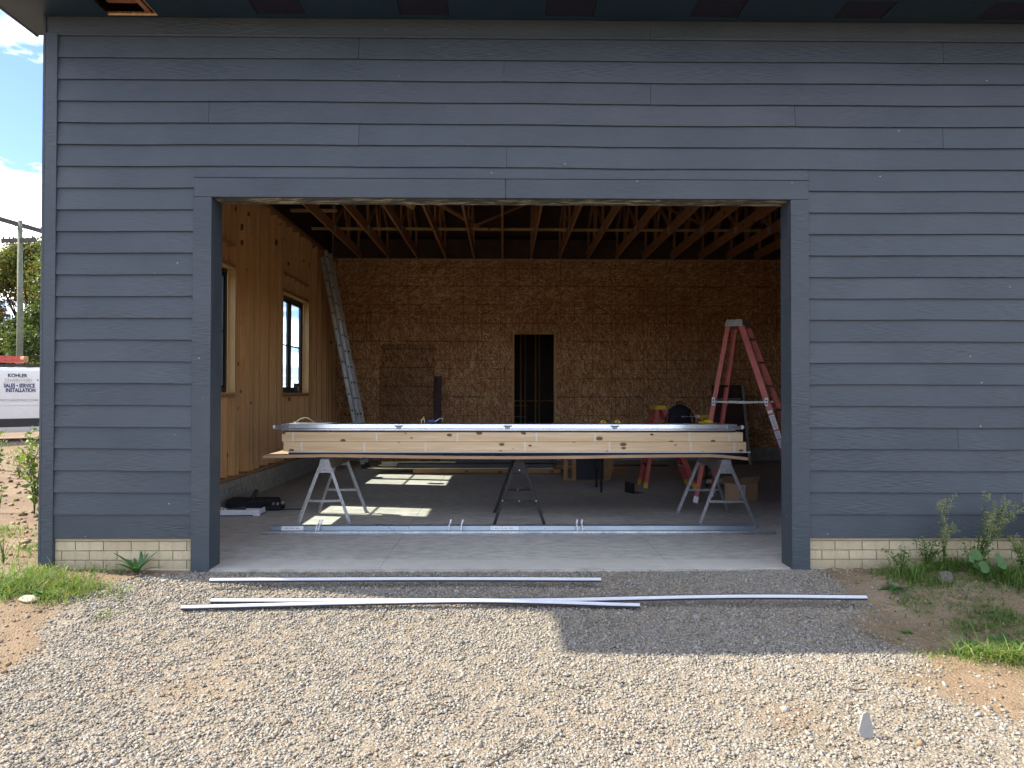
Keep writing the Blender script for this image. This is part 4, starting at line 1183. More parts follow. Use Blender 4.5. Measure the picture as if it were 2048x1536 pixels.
# aluminium extension ladder leaning on the side wall
el = empty("extension_ladder", "long aluminium extension ladder leaning in the far left corner against the studs", "ladder", (-2.68, 7.9, 0))
fb, ft = Vector((0, 0, 0)), Vector((-.86, 0, 4.27))
axl = (ft - fb).normalized(); nrm = axl.cross(Vector((0, 1, 0))).normalized()
if nrm.x < 0: nrm = -nrm
for sec, (f0, f1, off, yy0, yy1) in enumerate(((0.0, .97, -.045, 0.02, .40), (.06, 1.0, .045, .045, .375))):
    for yy in (yy0, yy1):
        a = fb + (ft - fb) * f0 + nrm * off + Vector((0, yy, 0)); b = fb + (ft - fb) * f1 + nrm * off + Vector((0, yy, 0))
        mb = MB().bar(a, b, .078, .004, (0, 1, 0))
        s = 1 if yy < .2 else -1
        for q in (-1, 1):
            o = nrm * q * .036
            mb.bar(a + o + Vector((0, s * .0, 0)) - Vector((0, s * .008, 0)), b + o - Vector((0, s * .008, 0)), .005, .018, (0, 1, 0))
        mb.build("ladder_rail", M['alu'], el)
    n = 13
    for i in range(n):
        f = f0 + (f1 - f0) * (i + .6) / n
        c = fb + (ft - fb) * f + nrm * off
        MB().tube([c + Vector((0, yy0, 0)), c + Vector((0, yy1, 0))], .016, 8).build("rung", M['alu'], el)
        MB().tube([c + Vector((0, yy0 - .010, 0)), c + Vector((0, yy0 - .004, 0))], .019, 8).build("rung_end", M['print_dark'], el)
for yy in (.02, .40): MB().bar(fb + Vector((0, yy, 0)) - nrm * .045, fb + Vector((0, yy, .10)) - nrm * .055, .09, .05, (0, 1, 0)).build("foot", M['rubber'], el)
# slim poles beside it
pp = MB().tube([(-2.98, 8.9, 0), (-3.40, 9.45, 2.3)], .014, 8).build("conduit_pole", M['alu']); tag(pp, "thin grey pole leaning in the corner left of the aluminium ladder's foot", "pole")
cbv = MB().tube([(-2.62, 9.3, 0), (-2.64, 9.5, 1.30), (-2.60, 9.5, 1.42), (-2.56, 9.48, 1.46)], .016, 8).build("pry_bar", M['black_steel'], smooth=True); tag(cbv, "black hooked bar leaning on the back wall right of the aluminium ladder", "pry bar")

# ------------------------------------------------------------------ sheets and boards leaning on the back wall
x0, x1 = W(765, 690, Y=YB).x, W(869, 690, Y=YB).x
zt = W(800, 688, Y=YB).z
ls = MB().prism([(YB - .34, .002), (YB - .355, .002), (YB - .030, zt), (YB - .016, zt)], x0, x1, 'x').build("leaning_sheet", M['osb_wavy'])
tag(ls, "strand board sheet with wavy dark lines leaning on the back wall", "board")
lb = MB().prism([(YB - .40, .002), (YB - .415, .002), (YB - .055, 1.85), (YB - .04, 1.85)], W(868, 760, Y=YB).x + .01, W(884, 760, Y=YB).x, 'x').build("leaning_board", M['brown_and_shade'])
tag(lb, "narrow dark brown board leaning at the right edge of the wavy-lined sheet", "board")
dl = empty("glazed_panel", "dark wrapped glazed door panel leaning on the back wall behind the tall orange ladder", "door panel", (0, 0, 0))
a, b = W(1432, 800, Y=8.9).x, W(1492, 800, Y=8.9).x
zt = W(1460, 770, Y=9.2).z
MB().prism([(8.75, .001), (8.79, .001), (9.25, zt), (9.21, zt)], a, b, 'x').build("slab", M['brown_and_shade'], dl)
MB().bar((a + .04, 9.10, zt * .82), (b - .04, 9.10, zt * .82), .02, .01).build("rail", M['alu'], dl)
MB().bar((b + .02, 8.72, 0), (b + .03, 9.2, zt * 1.0), .05, .03).build("edge_board", M['alu'], dl)

# ------------------------------------------------------------------ folding table with tools and backpack
tb = empty("folding_table", "black folding table behind the stack carrying a backpack and tools", "table", (1.40, 4.55, 0))
MB().box(0, 1.86, 0, .72, .715, .745).build("table_top", M['black_plastic'], tb, .008)
for x in (.06, 1.80):
    for y in (.05, .62):
        MB().tube([(x, y, 0), (x, y, .715)], .017, 8).build("leg", M['black_steel'], tb)
    MB().tube([(x, .05, .30), (x, .62, .30)], .011, 6).build("cross_brace", M['black_steel'], tb)
tcase = empty("tool_case", "flat black tool case lying on the folding table under the drill", "tool case", (2.62, 4.62, .745), .05)
MB().box(0, .46, 0, .34, 0, .17).build("case_body", M['black_plastic'], tcase, .015, seg=2)
MB().box(.08, .12, -.008, .0, .07, .12).box(.34, .38, -.008, .0, .07, .12).build("latch", M['alu'], tcase)
MB().tube([(.17, 0, .09), (.17, -.03, .09), (.29, -.03, .09), (.29, 0, .09)], .01, 6).build("handle", M['black_plastic'], tcase)
dr = empty("cordless_drill", "yellow and black cordless drill with long bit standing on the black tool case", "drill", (3.04, 4.74, .915))
MB().box(-.05, .06, -.036, .036, 0, .055).build("battery", M['black_plastic'], dr, .008, seg=2)
MB().bar((.01, 0, .05), (-.005, 0, .18), .045, .036).build("grip", M['black_plastic'], dr, .008, seg=2)
MB().tube([(-.07, 0, .215), (.085, 0, .215)], .036, 12, r1=.032).build("motor_housing", M['yellow'], dr, smooth=False)
MB().tube([(.085, 0, .215), (.10, 0, .215)], .031, 12, r1=.026).build("end_cap", M['black_plastic'], dr)
MB().box(-.045, -.015, -.034, .034, .155, .19).build("trigger_guard", M['yellow'], dr, .006)
MB().tube([(-.125, 0, .215), (-.07, 0, .215)], .018, 10, r1=.028).build("chuck", M['white_plastic'], dr)
MB().tube([(-.34, 0, .215), (-.125, 0, .215)], .007, 6).tube([(-.34, 0, .215), (-.30, 0, .215)], .014, 8).build("drill_bit", M['alu'], dr)
# backpack, soft rounded body
bp = empty("backpack", "black backpack with rounded top standing on the folding table", "backpack", (W(1359, 850, Y=4.85).x, 4.85, .745))
def soft_body(w, d, h, n=14, m=24, taper=.72, bulge=.05):
    vs, fs = [], []
    for i in range(n + 1):
        t = i / n; z = h * t
        k = (1 - max(0, (t - .62) / .38) ** 2.6) ** .5 if t < 1 else 0.0
        wx = w / 2 * (1.0 - (1 - taper) * t) * max(k, .02) * (1 + bulge * sin(t * 7)); wy = d / 2 * max(k, .02) * (1 - .25 * t)
        for j in range(m):
            a = 2 * pi * j / m; ca, sa = cos(a), sin(a)
            vs.append((wx * abs(ca) ** .6 * (1 if ca > 0 else -1), wy * abs(sa) ** .6 * (1 if sa > 0 else -1), z))
    for i in range(n):
        for j in range(m): fs.append((i * m + j, i * m + (j + 1) % m, (i + 1) * m + (j + 1) % m, (i + 1) * m + j))
    fs += [tuple(range(m - 1, -1, -1)), tuple(n * m + j for j in range(m))]
    return MB().add(vs, fs)
soft_body(.40, .26, .575, taper=.80).build("bag_body", M['black_cloth'], bp, smooth=True)
fp = soft_body(.32, .10, .30, taper=.85).build("front_pocket", M['black_cloth'], bp, smooth=True); fp.location = (0, -.12, .03)
MB().tube([(-.05, 0, .57), (-.03, 0, .605), (.03, 0, .605), (.05, 0, .57)], .010, 6).build("top_handle", M['black_cloth'], bp)
for s in (-1, 1): MB().tube([(s * .15, .0, .50), (s * .215, -.02, .36), (s * .22, -.03, .18), (s * .19, -.02, .06)], .013, 6).build("shoulder_strap", M['black_cloth'], bp)
MB().tube([(-.155, -.14, .36), (-.08, -.172, .395), (.08, -.172, .395), (.155, -.14, .36)], .004, 5).build("zip", M['black_plastic'], bp)
q = MB()
for i in range(10): q.box(-.085 + .016 * i, -.085 + .016 * i + .011, -.176, -.172, .19 + .001 * i, .200 + .001 * i)
q.build("small_white_lettering", M['label'], bp)

# ------------------------------------------------------------------ things at the back of the floor
def long_board(x0, x1, y0, y1, z0, z1, mat, label, rz=0.0, dz=0.0):
    mb = MB().box(-(x1 - x0) / 2, (x1 - x0) / 2, -(y1 - y0) / 2, (y1 - y0) / 2, 0, z1 - z0)
    o = mb.build("long_board", M[mat], None, .002); o.location = ((x0 + x1) / 2, (y0 + y1) / 2, z0); o.rotation_euler = (0, dz, rz)
    tag(o, label, "board", "long boards piled on blocks behind the sawhorses"); return o
tm = MB().box(-1.35, 1.35, -.045, .045, 0, .085).build("timber_beam", M['timber'], None, .004); tm.location = (-.30, 7.05, .012)
tag(tm, "rough orange-brown timber under the dark boards behind the middle sawhorse", "timber")
sb = MB().box(-.09, .09, -.04, .04, 0, .0115).build("wood_shim", M['timber']); sb.location = (.42, 7.05, 0.0003); tag(sb, "small wood shim under the right part of the rough timber", "wood block")
tm2 = MB().box(-1.9, 1.9, -.045, .045, 0, .085).build("timber_beam", M['timber'], None, .004); tm2.location = (-.05, 7.75, .012)
tag(tm2, "rough timber behind the first one, also under the dark boards", "timber")
for i, (x0, x1, y0, y1, z0, z1, mat, lab, rz) in enumerate([
    (-2.46, .92, 6.98, 7.25, .0980, .111, 'cream_edge', "pale trim board at the bottom of the pile with its cream end towards the window", .004),
    (-2.36, .95, 7.27, 7.50, .0982, .112, 'dark_board', "dark board lying just behind the lowest pale trim board", .0),
    (-1.95, .93, 7.02, 7.28, .1125, .180, 'dark_board', "thick dark board pack on the pale board, in the middle of the pile", .006),
    (-2.34, .30, 7.30, 7.52, .113, .135, 'cream_edge', "cream board sticking out to the left at the back of the pile", -.004),
    (-2.28, -.9, 7.31, 7.50, .1365, .190, 'cream_edge', "short cream board on top of the left end of the pile", .01),
    (-.88, 1.0, 7.31, 7.54, .1365, .235, 'dark_board', "dark board on top of the right end of the pile", .0)]):
    long_board(x0, x1, y0, y1, z0, z1, mat, lab, rz)
cr_ = empty("wooden_crate", "low wooden crate frame with black panel inside, behind the folding table leg", "crate", (1.02, 6.0, 0))
for x in (0, .14, .68):
    MB().box(x, x + .07, .0, .05, .012, .52).build("post", M['timber'], cr_, .003)
MB().box(0, .75, .0, .08, 0, .0115).build("bottom_board", M['timber'], cr_)
MB().box(.0, .75, .051, .30, .012, .05).build("bottom_board", M['timber'], cr_)
MB().box(.215, .675, .02, .045, .02, .50).build("black_panel", M['rubber'], cr_)
MB().prism([(.75, .012), (.79, .012), (.90, .52), (.75, .52)], .0, .03, 'y').build("side_board", M['timber'], cr_)
bk = MB().box(-.2, .2, -.06, .06, 0, .12).build("wood_block", M['timber'], None, .004); bk.location = (2.12, 7.3, 0); tag(bk, "short wood block on the floor right of the wooden crate", "wood block")
bd = MB().box(-.75, .75, -.07, .07, 0, .02).build("long_board", M['dark_board'], None, .002); bd.location = (2.35, 7.3, .1205); tag(bd, "dark board balanced on the short wood block right of the crate", "board", "long boards piled on blocks behind the sawhorses")
ac = MB().prism([(-.09, .0), (.09, 0), (.09, .006), (-.083, .006), (-.075, .16), (-.082, .16)], -.11, .11, 'y').build("angle_offcut", M['black_steel'])
ac.location = (W(1268, 985, Z=0).x, W(1268, 985, Z=0).y, 0); ac.rotation_euler = (0, 0, .5); tag(ac, "black L-shaped metal offcut standing on the floor right of the crate", "metal offcut")
# cardboard box with a shipping label
cx = empty("cardboard_box", "open cardboard box with a white label on its side, behind the right silver sawhorse", "box", (3.20, 3.62, 0), .5)
L_, D_, H_ = .36, .26, .24
MB().box(0, L_, 0, .005, .0, H_).box(0, L_, D_ - .005, D_, 0, H_).box(0, .005, .005, D_ - .005, 0, H_).box(L_ - .005, L_, .005, D_ - .005, 0, H_).box(.005, L_ - .005, .005, D_ - .005, 0, .005).build("carton", M['cardboard'], cx)
MB().add([(0, .0, H_), (L_, 0, H_), (L_, -.05, H_ + .10), (0, -.05, H_ + .10), (0, .004, H_), (L_, .004, H_), (L_, -.046, H_ + .101), (0, -.046, H_ + .101)], [(0, 1, 2, 3), (7, 6, 5, 4), (3, 2, 6, 7), (0, 3, 7, 4), (1, 5, 6, 2)]).build("flap", M['cardboard'], cx)
MB().add([(0, D_, H_), (L_, D_, H_), (L_, D_ + .10, H_ + .06), (0, D_ + .10, H_ + .06), (0, D_ - .004, H_), (L_, D_ - .004, H_), (L_, D_ + .098, H_ + .064), (0, D_ + .098, H_ + .064)], [(0, 1, 2, 3), (7, 6, 5, 4), (3, 2, 6, 7), (0, 3, 7, 4), (1, 5, 6, 2)]).build("flap", M['cardboard'], cx)
slab_ = MB().box(.01, .12, -.0015, 0, .05, .23).build("shipping_label", M['label'], cx)
q = MB()
for i in range(6): q.box(.02, .07 + .01 * (i % 3), -.0022, -.0016, .07 + .024 * i, .078 + .024 * i)
q.build("print_marks", M['print_dark'], slab_)
# pipe and grey roll at the right behind the stack
rl = MB().tube([(3.1, 4.6, .64), (3.55, 4.6, .64)], .035, 12).build("grey_pipe", M['alu'], smooth=False)
rl.location.z = -.50; rl.location.y = .2; tag(rl, "short grey pipe on the floor behind the cardboard box", "pipe")
# tool tray and open tool case in the left corner
tt = empty("tool_tray", "shallow white and dark blue tool tray on the floor beside the left jamb", "tray", (W(447, 1030, Z=0).x - .12, W(447, 1030, Z=0).y, 0), .02)
tt.location = (-3.45, 2.55, 0)
MB().box(0, .52, 0, .26, 0.001, .012).build("tray_floor", M['print_blue'], tt)
MB().box(0, .52, 0, .014, .012, .075).box(0, .52, .246, .26, .012, .055).box(0, .014, .014, .246, .012, .075).box(.506, .52, .014, .246, .012, .075).build("tray_rim", M['white_plastic'], tt, .004)
MB().box(.45, .53, -.006, .05, .0, .07).build("tray_corner", M['white_plastic'], tt, .006)
MB().bar((.10, .10, .03), (.30, .20, .06), .08, .05).build("scraper_handle", M['rubber'], tt, .01)
oc = empty("tool_bag", "black open tool bag with sockets spilling out, behind the white tray at left", "tool bag", (-3.50, 3.0, 0), .05)
MB().box(0, .62, 0, .26, 0.001, .13).build("bag_body", M['black_cloth'], oc, .03, seg=3)
MB().box(.50, .72, -.10, .10, .001, .07).build("side_pouch", M['black_cloth'], oc, .02, seg=2)
MB().bar((.30, .1, .12), (.36, .12, .24), .05, .04).build("tool_handle", M['black_plastic'], oc, .012, seg=2)
for i, (x, y) in enumerate(((.66, -.06), (.70, .02), (.60, -.04), (.55, .05))):
    MB().tube([(x, y, .07), (x + .01, y, .10 + .01 * (i % 2))], .02, 8).build("socket", M['galv'], oc)
st = MB().bar((-2.9, 3.0, .004), (-2.55, 3.05, .004), .015, .006).build("thin_cable", M['rubber']); tag(st, "short thin black cable on the floor right of the black tool bag", "cable")

# window sill clutter
sc_ = empty("caulk_box", "small dark box standing on the sill of the far side window", "box", (-3.70, 6.75, WZ0 + .021))
MB().box(-.03, .03, -.09, .09, 0, .17).build("box_body", M['window_black'], sc_, .004)
MB().box(.03, .032, -.06, .05, .03, .12).build("box_label", M['alu'], sc_)
stk = MB().add([(-3.798, 6.02, 2.72), (-3.798, 6.20, 2.72), (-3.798, 6.20, 3.0), (-3.798, 6.02, 3.0), (-3.797, 6.02, 2.72), (-3.797, 6.20, 2.72), (-3.797, 6.20, 3.0), (-3.797, 6.02, 3.0)],
               [(3, 2, 1, 0), (4, 5, 6, 7), (0, 1, 5, 4), (1, 2, 6, 5), (2, 3, 7, 6), (3, 0, 4, 7)])
stk.build("orange_sticker", simple("orange_sticker", (0.75, 0.25, 0.06), 0.5, 0, 0.1), B)

# plastic piece standing in the gravel, rocks
sp_ = W(1733, 1480, Z=-.165)
pl = MB().prism([(-.043, 0), (.037, -.03), (.048, .045), (.036, .10), (.030, .14), (.012, .152), (-.012, .140), (-.028, .10), (-.050, .04)], -.004, .004, 'y').build("plastic_shard", simple("grey_white_plastic", (0.27, 0.26, 0.235), 0.7, 0, .15), None, .003)
pl.location = (sp_.x, sp_.y, sp_.z + .02); pl.rotation_euler = (-.15, 0, .15); pl.scale = (.82, 1, .72)
tag(pl, "pale grey plastic shard standing upright in the gravel near the bottom right", "plastic shard")
def rock(px, py, s, label, col=(0.30, 0.26, 0.2), flat=.6, sq=1.0):
    bm = bmesh.new(); bmesh.ops.create_icosphere(bm, subdivisions=3, radius=1)
    sd_ = rng.uniform(0, 50)
    for v in bm.verts:
        n_ = noise.noise(v.co * 1.1 + Vector((sd_, 0, 0))) * .4 + noise.noise(v.co * 3 + Vector((sd_, 3, 0))) * .12
        v.co = v.co * (1 + n_); v.co = Vector((v.co.x * s, v.co.y * s * .7 * sq, v.co.z * s * flat))
    me = bpy.data.meshes.new("rock"); bm.to_mesh(me); bm.free()
    me.materials.append(simple("rock_stone", col, .9, 0, .4, 14, .6, 60))
    o = link("rock", me, None); p = W(px, py, Z=-.12); o.location = (p.x, p.y, float(ground_z(p.x, p.y)) + s * flat * .45)
    o.rotation_euler.z = rng.uniform(0, 6); tag(o, label, "rock")
rock(1222, 1215, .036, "dark rock in the shaded gravel under the crossing trim strips", (0.16, 0.15, 0.14))
rock(58, 1212, .075, "pale buried rock at the left edge between the grass and the dirt", (0.36, 0.31, 0.22), .35)
rock(1890, 1190, .075, "grey jagged rock in the weeds along the right brick base", (0.11, 0.10, 0.08), .7)
rock(1742, 1155, .030, "cream flat stone under the weeds at the right brick base", (0.55, 0.52, 0.40), .4)
rock(1738, 1138, .060, "brown clod of dirt against the right brick base", (0.28, 0.19, 0.13), .8)
rock(110, 1467, .018, "small dark pebble in the gravel at the bottom left", (0.05, 0.05, 0.06), .5)
rock(133, 1162, .030, "brown round stone at the foot of the left brick base", (0.28, 0.20, 0.14), .8)
rock(250, 1150, .070, "dark dirt clod against the left brick base", (0.16, 0.11, 0.08), .8)

# ------------------------------------------------------------------ grass and weeds
def blades(pts, h, w, lean, name, mat='grass', droop=.5, tint=(0, 1), az=None):
    """curved grass blades, three segments each; pts (n,2)"""
    n = len(pts); base = np.stack([pts[:, 0], pts[:, 1], ground_z(pts[:, 0], pts[:, 1]) - .005], 1)
    H = h * rng.uniform(.45, 1.25, n); a = rng.uniform(0, 2 * pi, n) if az is None else az + rng.normal(0, .7, n)
    L = H * lean * rng.uniform(.3, 1.6, n); wv = w * rng.uniform(.6, 1.3, n)
    d = np.stack([np.cos(a), np.sin(a), np.zeros(n)], 1); b = a + pi / 2 + rng.normal(0, .5, n)
    s = np.stack([np.cos(b), np.sin(b), np.zeros(n)], 1)
    V = np.zeros((n, 7, 3))
    for i, t in enumerate((0, .4, .75, 1.0)):
        z = H * (t - droop * t * t * .5 * np.clip(L / H, 0, 1.2)); c = base + d * (L * t ** 1.8)[:, None]; c[:, 2] += z
        ww = (wv * (1 - t ** 1.6) * .5)[:, None]
        if i < 3: V[:, 2 * i] = c - s * ww; V[:, 2 * i + 1] = c + s * ww
        else: V[:, 6] = c
    q = np.array([(0, 1, 3, 2), (2, 3, 5, 4), (4, 5, 6, 6)])
    tris = np.array([(0, 1, 3), (0, 3, 2), (2, 3, 5), (2, 5, 4), (4, 5, 6)])
    Fc = (tris[None] + (np.arange(n) * 7)[:, None, None]).reshape(-1, 3)
    t = np.repeat(rng.uniform(tint[0], tint[1], n) ** 1.3, 7)
    return V.reshape(-1, 3), Fc, t

def merge(parts):
    vs, fs, ts, b = [], [], [], 0
    for v, f, t in parts: vs.append(v); fs.append(f + b); ts.append(t); b += len(v)
    return np.concatenate(vs), np.concatenate(fs), np.concatenate(ts)

def tufts(centers, per, r, **kw):
    out = []
    for (x, y) in centers:
        n = int(per * rng.uniform(.5, 1.4))
        p = np.stack([rng.normal(x, r, n), rng.normal(y, r * .7, n)], 1)
        p = p[(p[:, 1] < -.03) | (p[:, 0] < XL - .03)]
        if len(p): out.append(p)
    return np.concatenate(out)

def scatter(n, x0, x1, y0, y1, f):
    p = np.stack([rng.uniform(x0, x1, n), rng.uniform(y0, y1, n)], 1)
    return p[rng.uniform(0, 1, n) < f(p[:, 0], p[:, 1])]

# left lawn patch (lit), along the corner and down to the gravel
lc = [(-4.6 + .12 * i + rng.normal(0, .1), -.25 - .25 * rng.uniform(0, 1) - .1 * (i < 5)) for i in range(12)]
lc += [(x, y) for x, y in scatter(70, -6.2, -3.15, -.75, -.12, lambda x, y: np.clip(1.0 - np.abs(y + .38 - .1 * (x + 4)) / .36, 0, 1) * np.where(x > -3.3, .35, 1))]
lc += [(x, y) for x, y in scatter(60, -6.5, -3.95, -.2, 2.4, lambda x, y: np.clip(.75 - .28 * y, .08, .9))]
pL = tufts(lc, 190, .10)
gl_parts = [blades(pL, .10, .0065, .9, '', droop=.7, tint=(.35, 1.0))]
pL2 = tufts([(x, y) for x, y in scatter(26, -5.4, -3.3, -.7, 0.6, lambda x, y: 1 + 0 * x)], 16, .08)
gl_parts.append(blades(pL2, .17, .007, .8, '', droop=.8, tint=(.3, .95)))
pL3 = tufts([(-2.93, -.52), (-3.35, -.10), (-3.15, -.09), (-2.85, -.85), (-4.2, -1.05), (-4.0, -1.0)], 26, .05)
gl_parts.append(blades(pL3, .10, .006, .8, '', tint=(.3, .8)))
v, f, t = merge(gl_parts)
tag(mass_mesh("grass_left", v, f, M['grass'], tint=t), kind='stuff')
# right: shaded grass along the brick base, sparse over the dirt, a lit clump at the edge
rc = [(x, y) for x, y in scatter(330, 2.95, 6.2, -.60, -.05, lambda x, y: np.clip((x - 2.85) / .9, 0, 1) * np.clip(1.1 + y * 1.7, 0, 1) * np.clip(.7 + .7 * np.sin(x * 5.3 + 1) * np.sin(x * 2.1 + y * 6), .2, 1))]
pR = tufts(rc, 75, .075)
gr_parts = [blades(pR[::2], .19, .0055, 1.1, '', droop=.9, tint=(.15, .85)), blades(pR[1::2], .09, .006, 1.2, '', droop=.9, tint=(.0, 1.0))]
rc2 = [(x, y) for x, y in scatter(190, 2.85, 5.4, -1.7, -.4, lambda x, y: np.clip(.95 * np.abs(np.sin(x * 2.3 + y * 3.1)) * np.clip((x - 2.7 + (y + .4) * .18) / .7, 0, 1), 0, 1))]
pR2 = tufts(rc2, 70, .095)
gr_parts.append(blades(pR2, .075, .006, 1.2, '', droop=.9, tint=(.1, .75)))
clump = tufts([(3.05, -1.60), (3.18, -1.64), (3.3, -1.60), (3.42, -1.7), (3.55, -1.62), (3.3, -1.78), (3.7, -1.75), (3.5, -1.85), (2.92, -1.55), (3.9, -1.8)], 150, .055)
gr_parts.append(blades(clump, .17, .0075, 1.1, '', droop=.8, tint=(.35, 1.0)))
clump2 = tufts([(2.80, -1.50), (2.68, -1.56), (2.9, -1.66)], 40, .05)
gr_parts.append(blades(clump2, .05, .006, 1.2, '', tint=(.4, 1.0)))
straw = scatter(1400, 2.5, 4.5, -1.8, -.1, lambda x, y: .5 + 0 * x)
gr_parts.append(blades(straw, .10, .0035, 3.5, '', droop=1.6, tint=(.93, 1.0)))
v, f, t = merge(gr_parts)
tag(mass_mesh("grass_right", v, f, M['grass'], tint=t), kind='stuff')
# sparse ground cover in the yard at left
yc = [(x, y) for x, y in scatter(560, -16, -4.2, 1.2, 13.0, lambda x, y: .36 + .25 * np.sin(x * 1.3) * np.cos(y * .9))]
yp = []
for (x, y) in yc:
    n = 22; yp.append(np.stack([rng.normal(x, .10, n), rng.normal(y, .12, n)], 1))
yp = np.concatenate(yp)
v, f, t = blades(yp, .07, .011, 1.0, '', tint=(.35, 1.0))
tag(mass_mesh("yard_ground_cover", v, f, M['grass'], tint=t), kind='stuff')

def leaf_quads(P, size, tint, flat=.5, aspect=.6):
    """pointed six-sided leaves, folded slightly"""
    n = len(P); a = rng.uniform(0, 2 * pi, n); e = rng.normal(0, flat, n)
    u = np.stack([np.cos(a) * np.cos(e), np.sin(a) * np.cos(e), np.sin(e)], 1)
    r = rng.normal(0, 1, (n, 3)); r[:, 2] += .9
    w_ = np.cross(u, r); w_ /= np.linalg.norm(w_, axis=1)[:, None] + 1e-9
    nn = np.cross(u, w_)
    s = size * rng.uniform(.6, 1.3, n); V = np.zeros((n, 6, 3))
    for i, (p, q, h) in enumerate(((0, 0, 0), (.35, .5, .08), (.8, .32, .05), (1.05, 0, -.06), (.8, -.32, .05), (.35, -.5, .08))):
        V[:, i] = P + u * (s * p)[:, None] + w_ * (s * q * aspect)[:, None] + nn * (s * h)[:, None]
    tr = np.array([(0, 1, 5), (1, 2, 4), (1, 4, 5), (2, 3, 4)])
    Fc = (tr[None] + (np.arange(n) * 6)[:, None, None]).reshape(-1, 3)
    return V.reshape(-1, 3), Fc, np.repeat(tint, 6)

def weed(x, y, stems, h, leaf, per, label, heads=False, lean=(0, 0), spread=.5, name="weed_plant", group=None, tint=(.1, .9), z0=None, droop=0.0):
    z = float(ground_z(x, y)) if z0 is None else z0
    r = empty(name, label, "weed", (x, y, z), group=group)
    st = MB(); LP, HP = [], []
    for i in range(stems):
        a = rng.uniform(0, 2 * pi); hh = h * rng.uniform(.6, 1.1)
        dx_, dy_ = cos(a) * spread * hh * rng.uniform(.2, 1) + lean[0] * hh, sin(a) * spread * hh * .6 * rng.uniform(.2, 1) + lean[1] * hh
        if y > -1 and x > XL: dy_ = min(dy_, .05 - y * .0)
        pts = []
        for k in range(7):
            t = k / 6; pts.append(Vector((dx_ * t ** 1.5, min(dy_ * t ** 1.5, -y - .05 if x > XL else 9), hh * (t - droop * t * t))))
        st.tube(pts, .0035 + .003 * h, 5, r1=.001)
        for k in range(per):
            t = rng.uniform(.12, 1) ** .8; q = t * 6; j = min(5, int(q)); p = pts[j].lerp(pts[j + 1], q - j)
            LP.append(p + Vector(rng.normal(0, .012 + .015 * h, 3)))
        if heads:
            for b_ in range(5):
                t = rng.uniform(.5, 1); q = t * 6; j = min(5, int(q)); p = pts[j].lerp(pts[j + 1], q - j)
                br = Vector((rng.uniform(-.3, .9), rng.uniform(-.3, .1), rng.uniform(.3, .8))) * .22 * h
                st.tube([p, p + br * .6, p + br + Vector((.01, 0, -.01))], .0018, 4, r1=.0008)
                for k in range(70):
                    tt = rng.uniform(.25, 1.05); HP.append(p + br * tt + Vector(rng.normal(0, .009, 3)))
    st.build("stem", M['weed'], r)
    LP = np.array([tuple(p) for p in LP]); LP[:, 2] = np.maximum(LP[:, 2], .01)
    v, f, t = leaf_quads(LP, leaf, rng.uniform(tint[0], tint[1], len(LP)))
    o = mass_mesh("foliage", v, f, M['weed'], tint=t); o.parent = r; o['kind'] = 'stuff'
    if heads:
        HP = np.array([tuple(p) for p in HP])
        v, f, t = leaf_quads(HP, .008, rng.uniform(0, 1, len(HP)), 1.0, .8)
        o = mass_mesh("seed_heads", v, f, M['weed_pale'], tint=t); o.parent = r; o['kind'] = 'stuff'
    return r
G = "weeds against the brick base"
weed(3.86, -.22, 9, .66, .03, 16, "tallest feathery weed with pale seed heads leaning right over the base board", True, (.32, 0), .45, group=G)
weed(3.62, -.20, 5, .56, .022, 10, "thin upright weed with one pale tuft on top, left of the tallest feathery weed", True, (-.02, 0), .18, group=G)
weed(4.42, -.25, 6, .50, .03, 16, "bushy weed with pale seed heads right of the tallest feathery weed", True, (.35, 0), .5, group=G)
weed(3.80, -.30, 10, .34, .022, 36, "low bushy weed in front of the feathery weeds", False, (.05, 0), .7, group=G)
weed(3.5, -.16, 12, .30, .020, 34, "scrubby weed between the casing and the thin upright weed", False, (.05, 0), .8, group=G)
weed(4.2, -.30, 16, .36, .018, 40, "dense low feathery weed under the pale seed heads", True, (.1, 0), .7, group=G)
weed(4.7, -.20, 10, .55, .025, 20, "weed with pale seed heads at the right edge of the picture", True, (.1, 0), .5, group=G)
weed(3.25, -.22, 8, .22, .020, 30, "short scrubby weed at the left end of the right-hand weeds", False, (0, 0), .8, group=G)
weed(4.9, -.25, 8, .40, .03, 30, "leafy weed at the right edge of the picture by the brick base", False, (0, 0), .6, group=G)
def vine(x, y, n, label, size=.10, h=.3, z0=None):
    z = float(ground_z(x, y))
    r = empty("broadleaf_vine", label, "vine", (x, y, z), group="round-leaved vines")
    P = np.stack([rng.uniform(-.16, .2, n), rng.uniform(-.05, .08, n), rng.uniform(.35, 1, n) * h], 1)
    st = MB()
    for p in P:
        st.tube([(0, 0, 0), (p[0] * .5, p[1] * .5 - .02, p[2] * .7), tuple(p)], .003, 5, r1=.0015)
    st.build("stem", M['weed'], r)
    for p in P:
        s = size * rng.uniform(.7, 1.2); tilt = rng.uniform(.4, 1.2); k = 10; mb = MB(); vs = [(0, 0, .0)]
        for i in range(k):
            a = 2 * pi * i / k; rr = s * .5 * (1 + .12 * cos(a) + (-.35 if i == 5 else 0)); vs.append((rr * cos(a), rr * sin(a), -.10 * rr * cos(2 * a)))
        mb.add(vs, [(0, 1 + i, 1 + (i + 1) % k) for i in range(k)])
        o = mb.build("round_leaf", vine_mat, r, smooth=True); o.location = tuple(p); o.rotation_euler = (tilt, rng.uniform(-.4, .4), rng.uniform(-.6, .6))
    return r
vine_mat = leaf_mat("vine_leaf", [(0.035, 0.10, 0.025), (0.055, 0.13, 0.03), (0.08, 0.16, 0.04)], .3, attr=False)
vine(3.80, -.42, 6, "vine with round leaves low in the middle of the right-hand weeds", .085, .30)
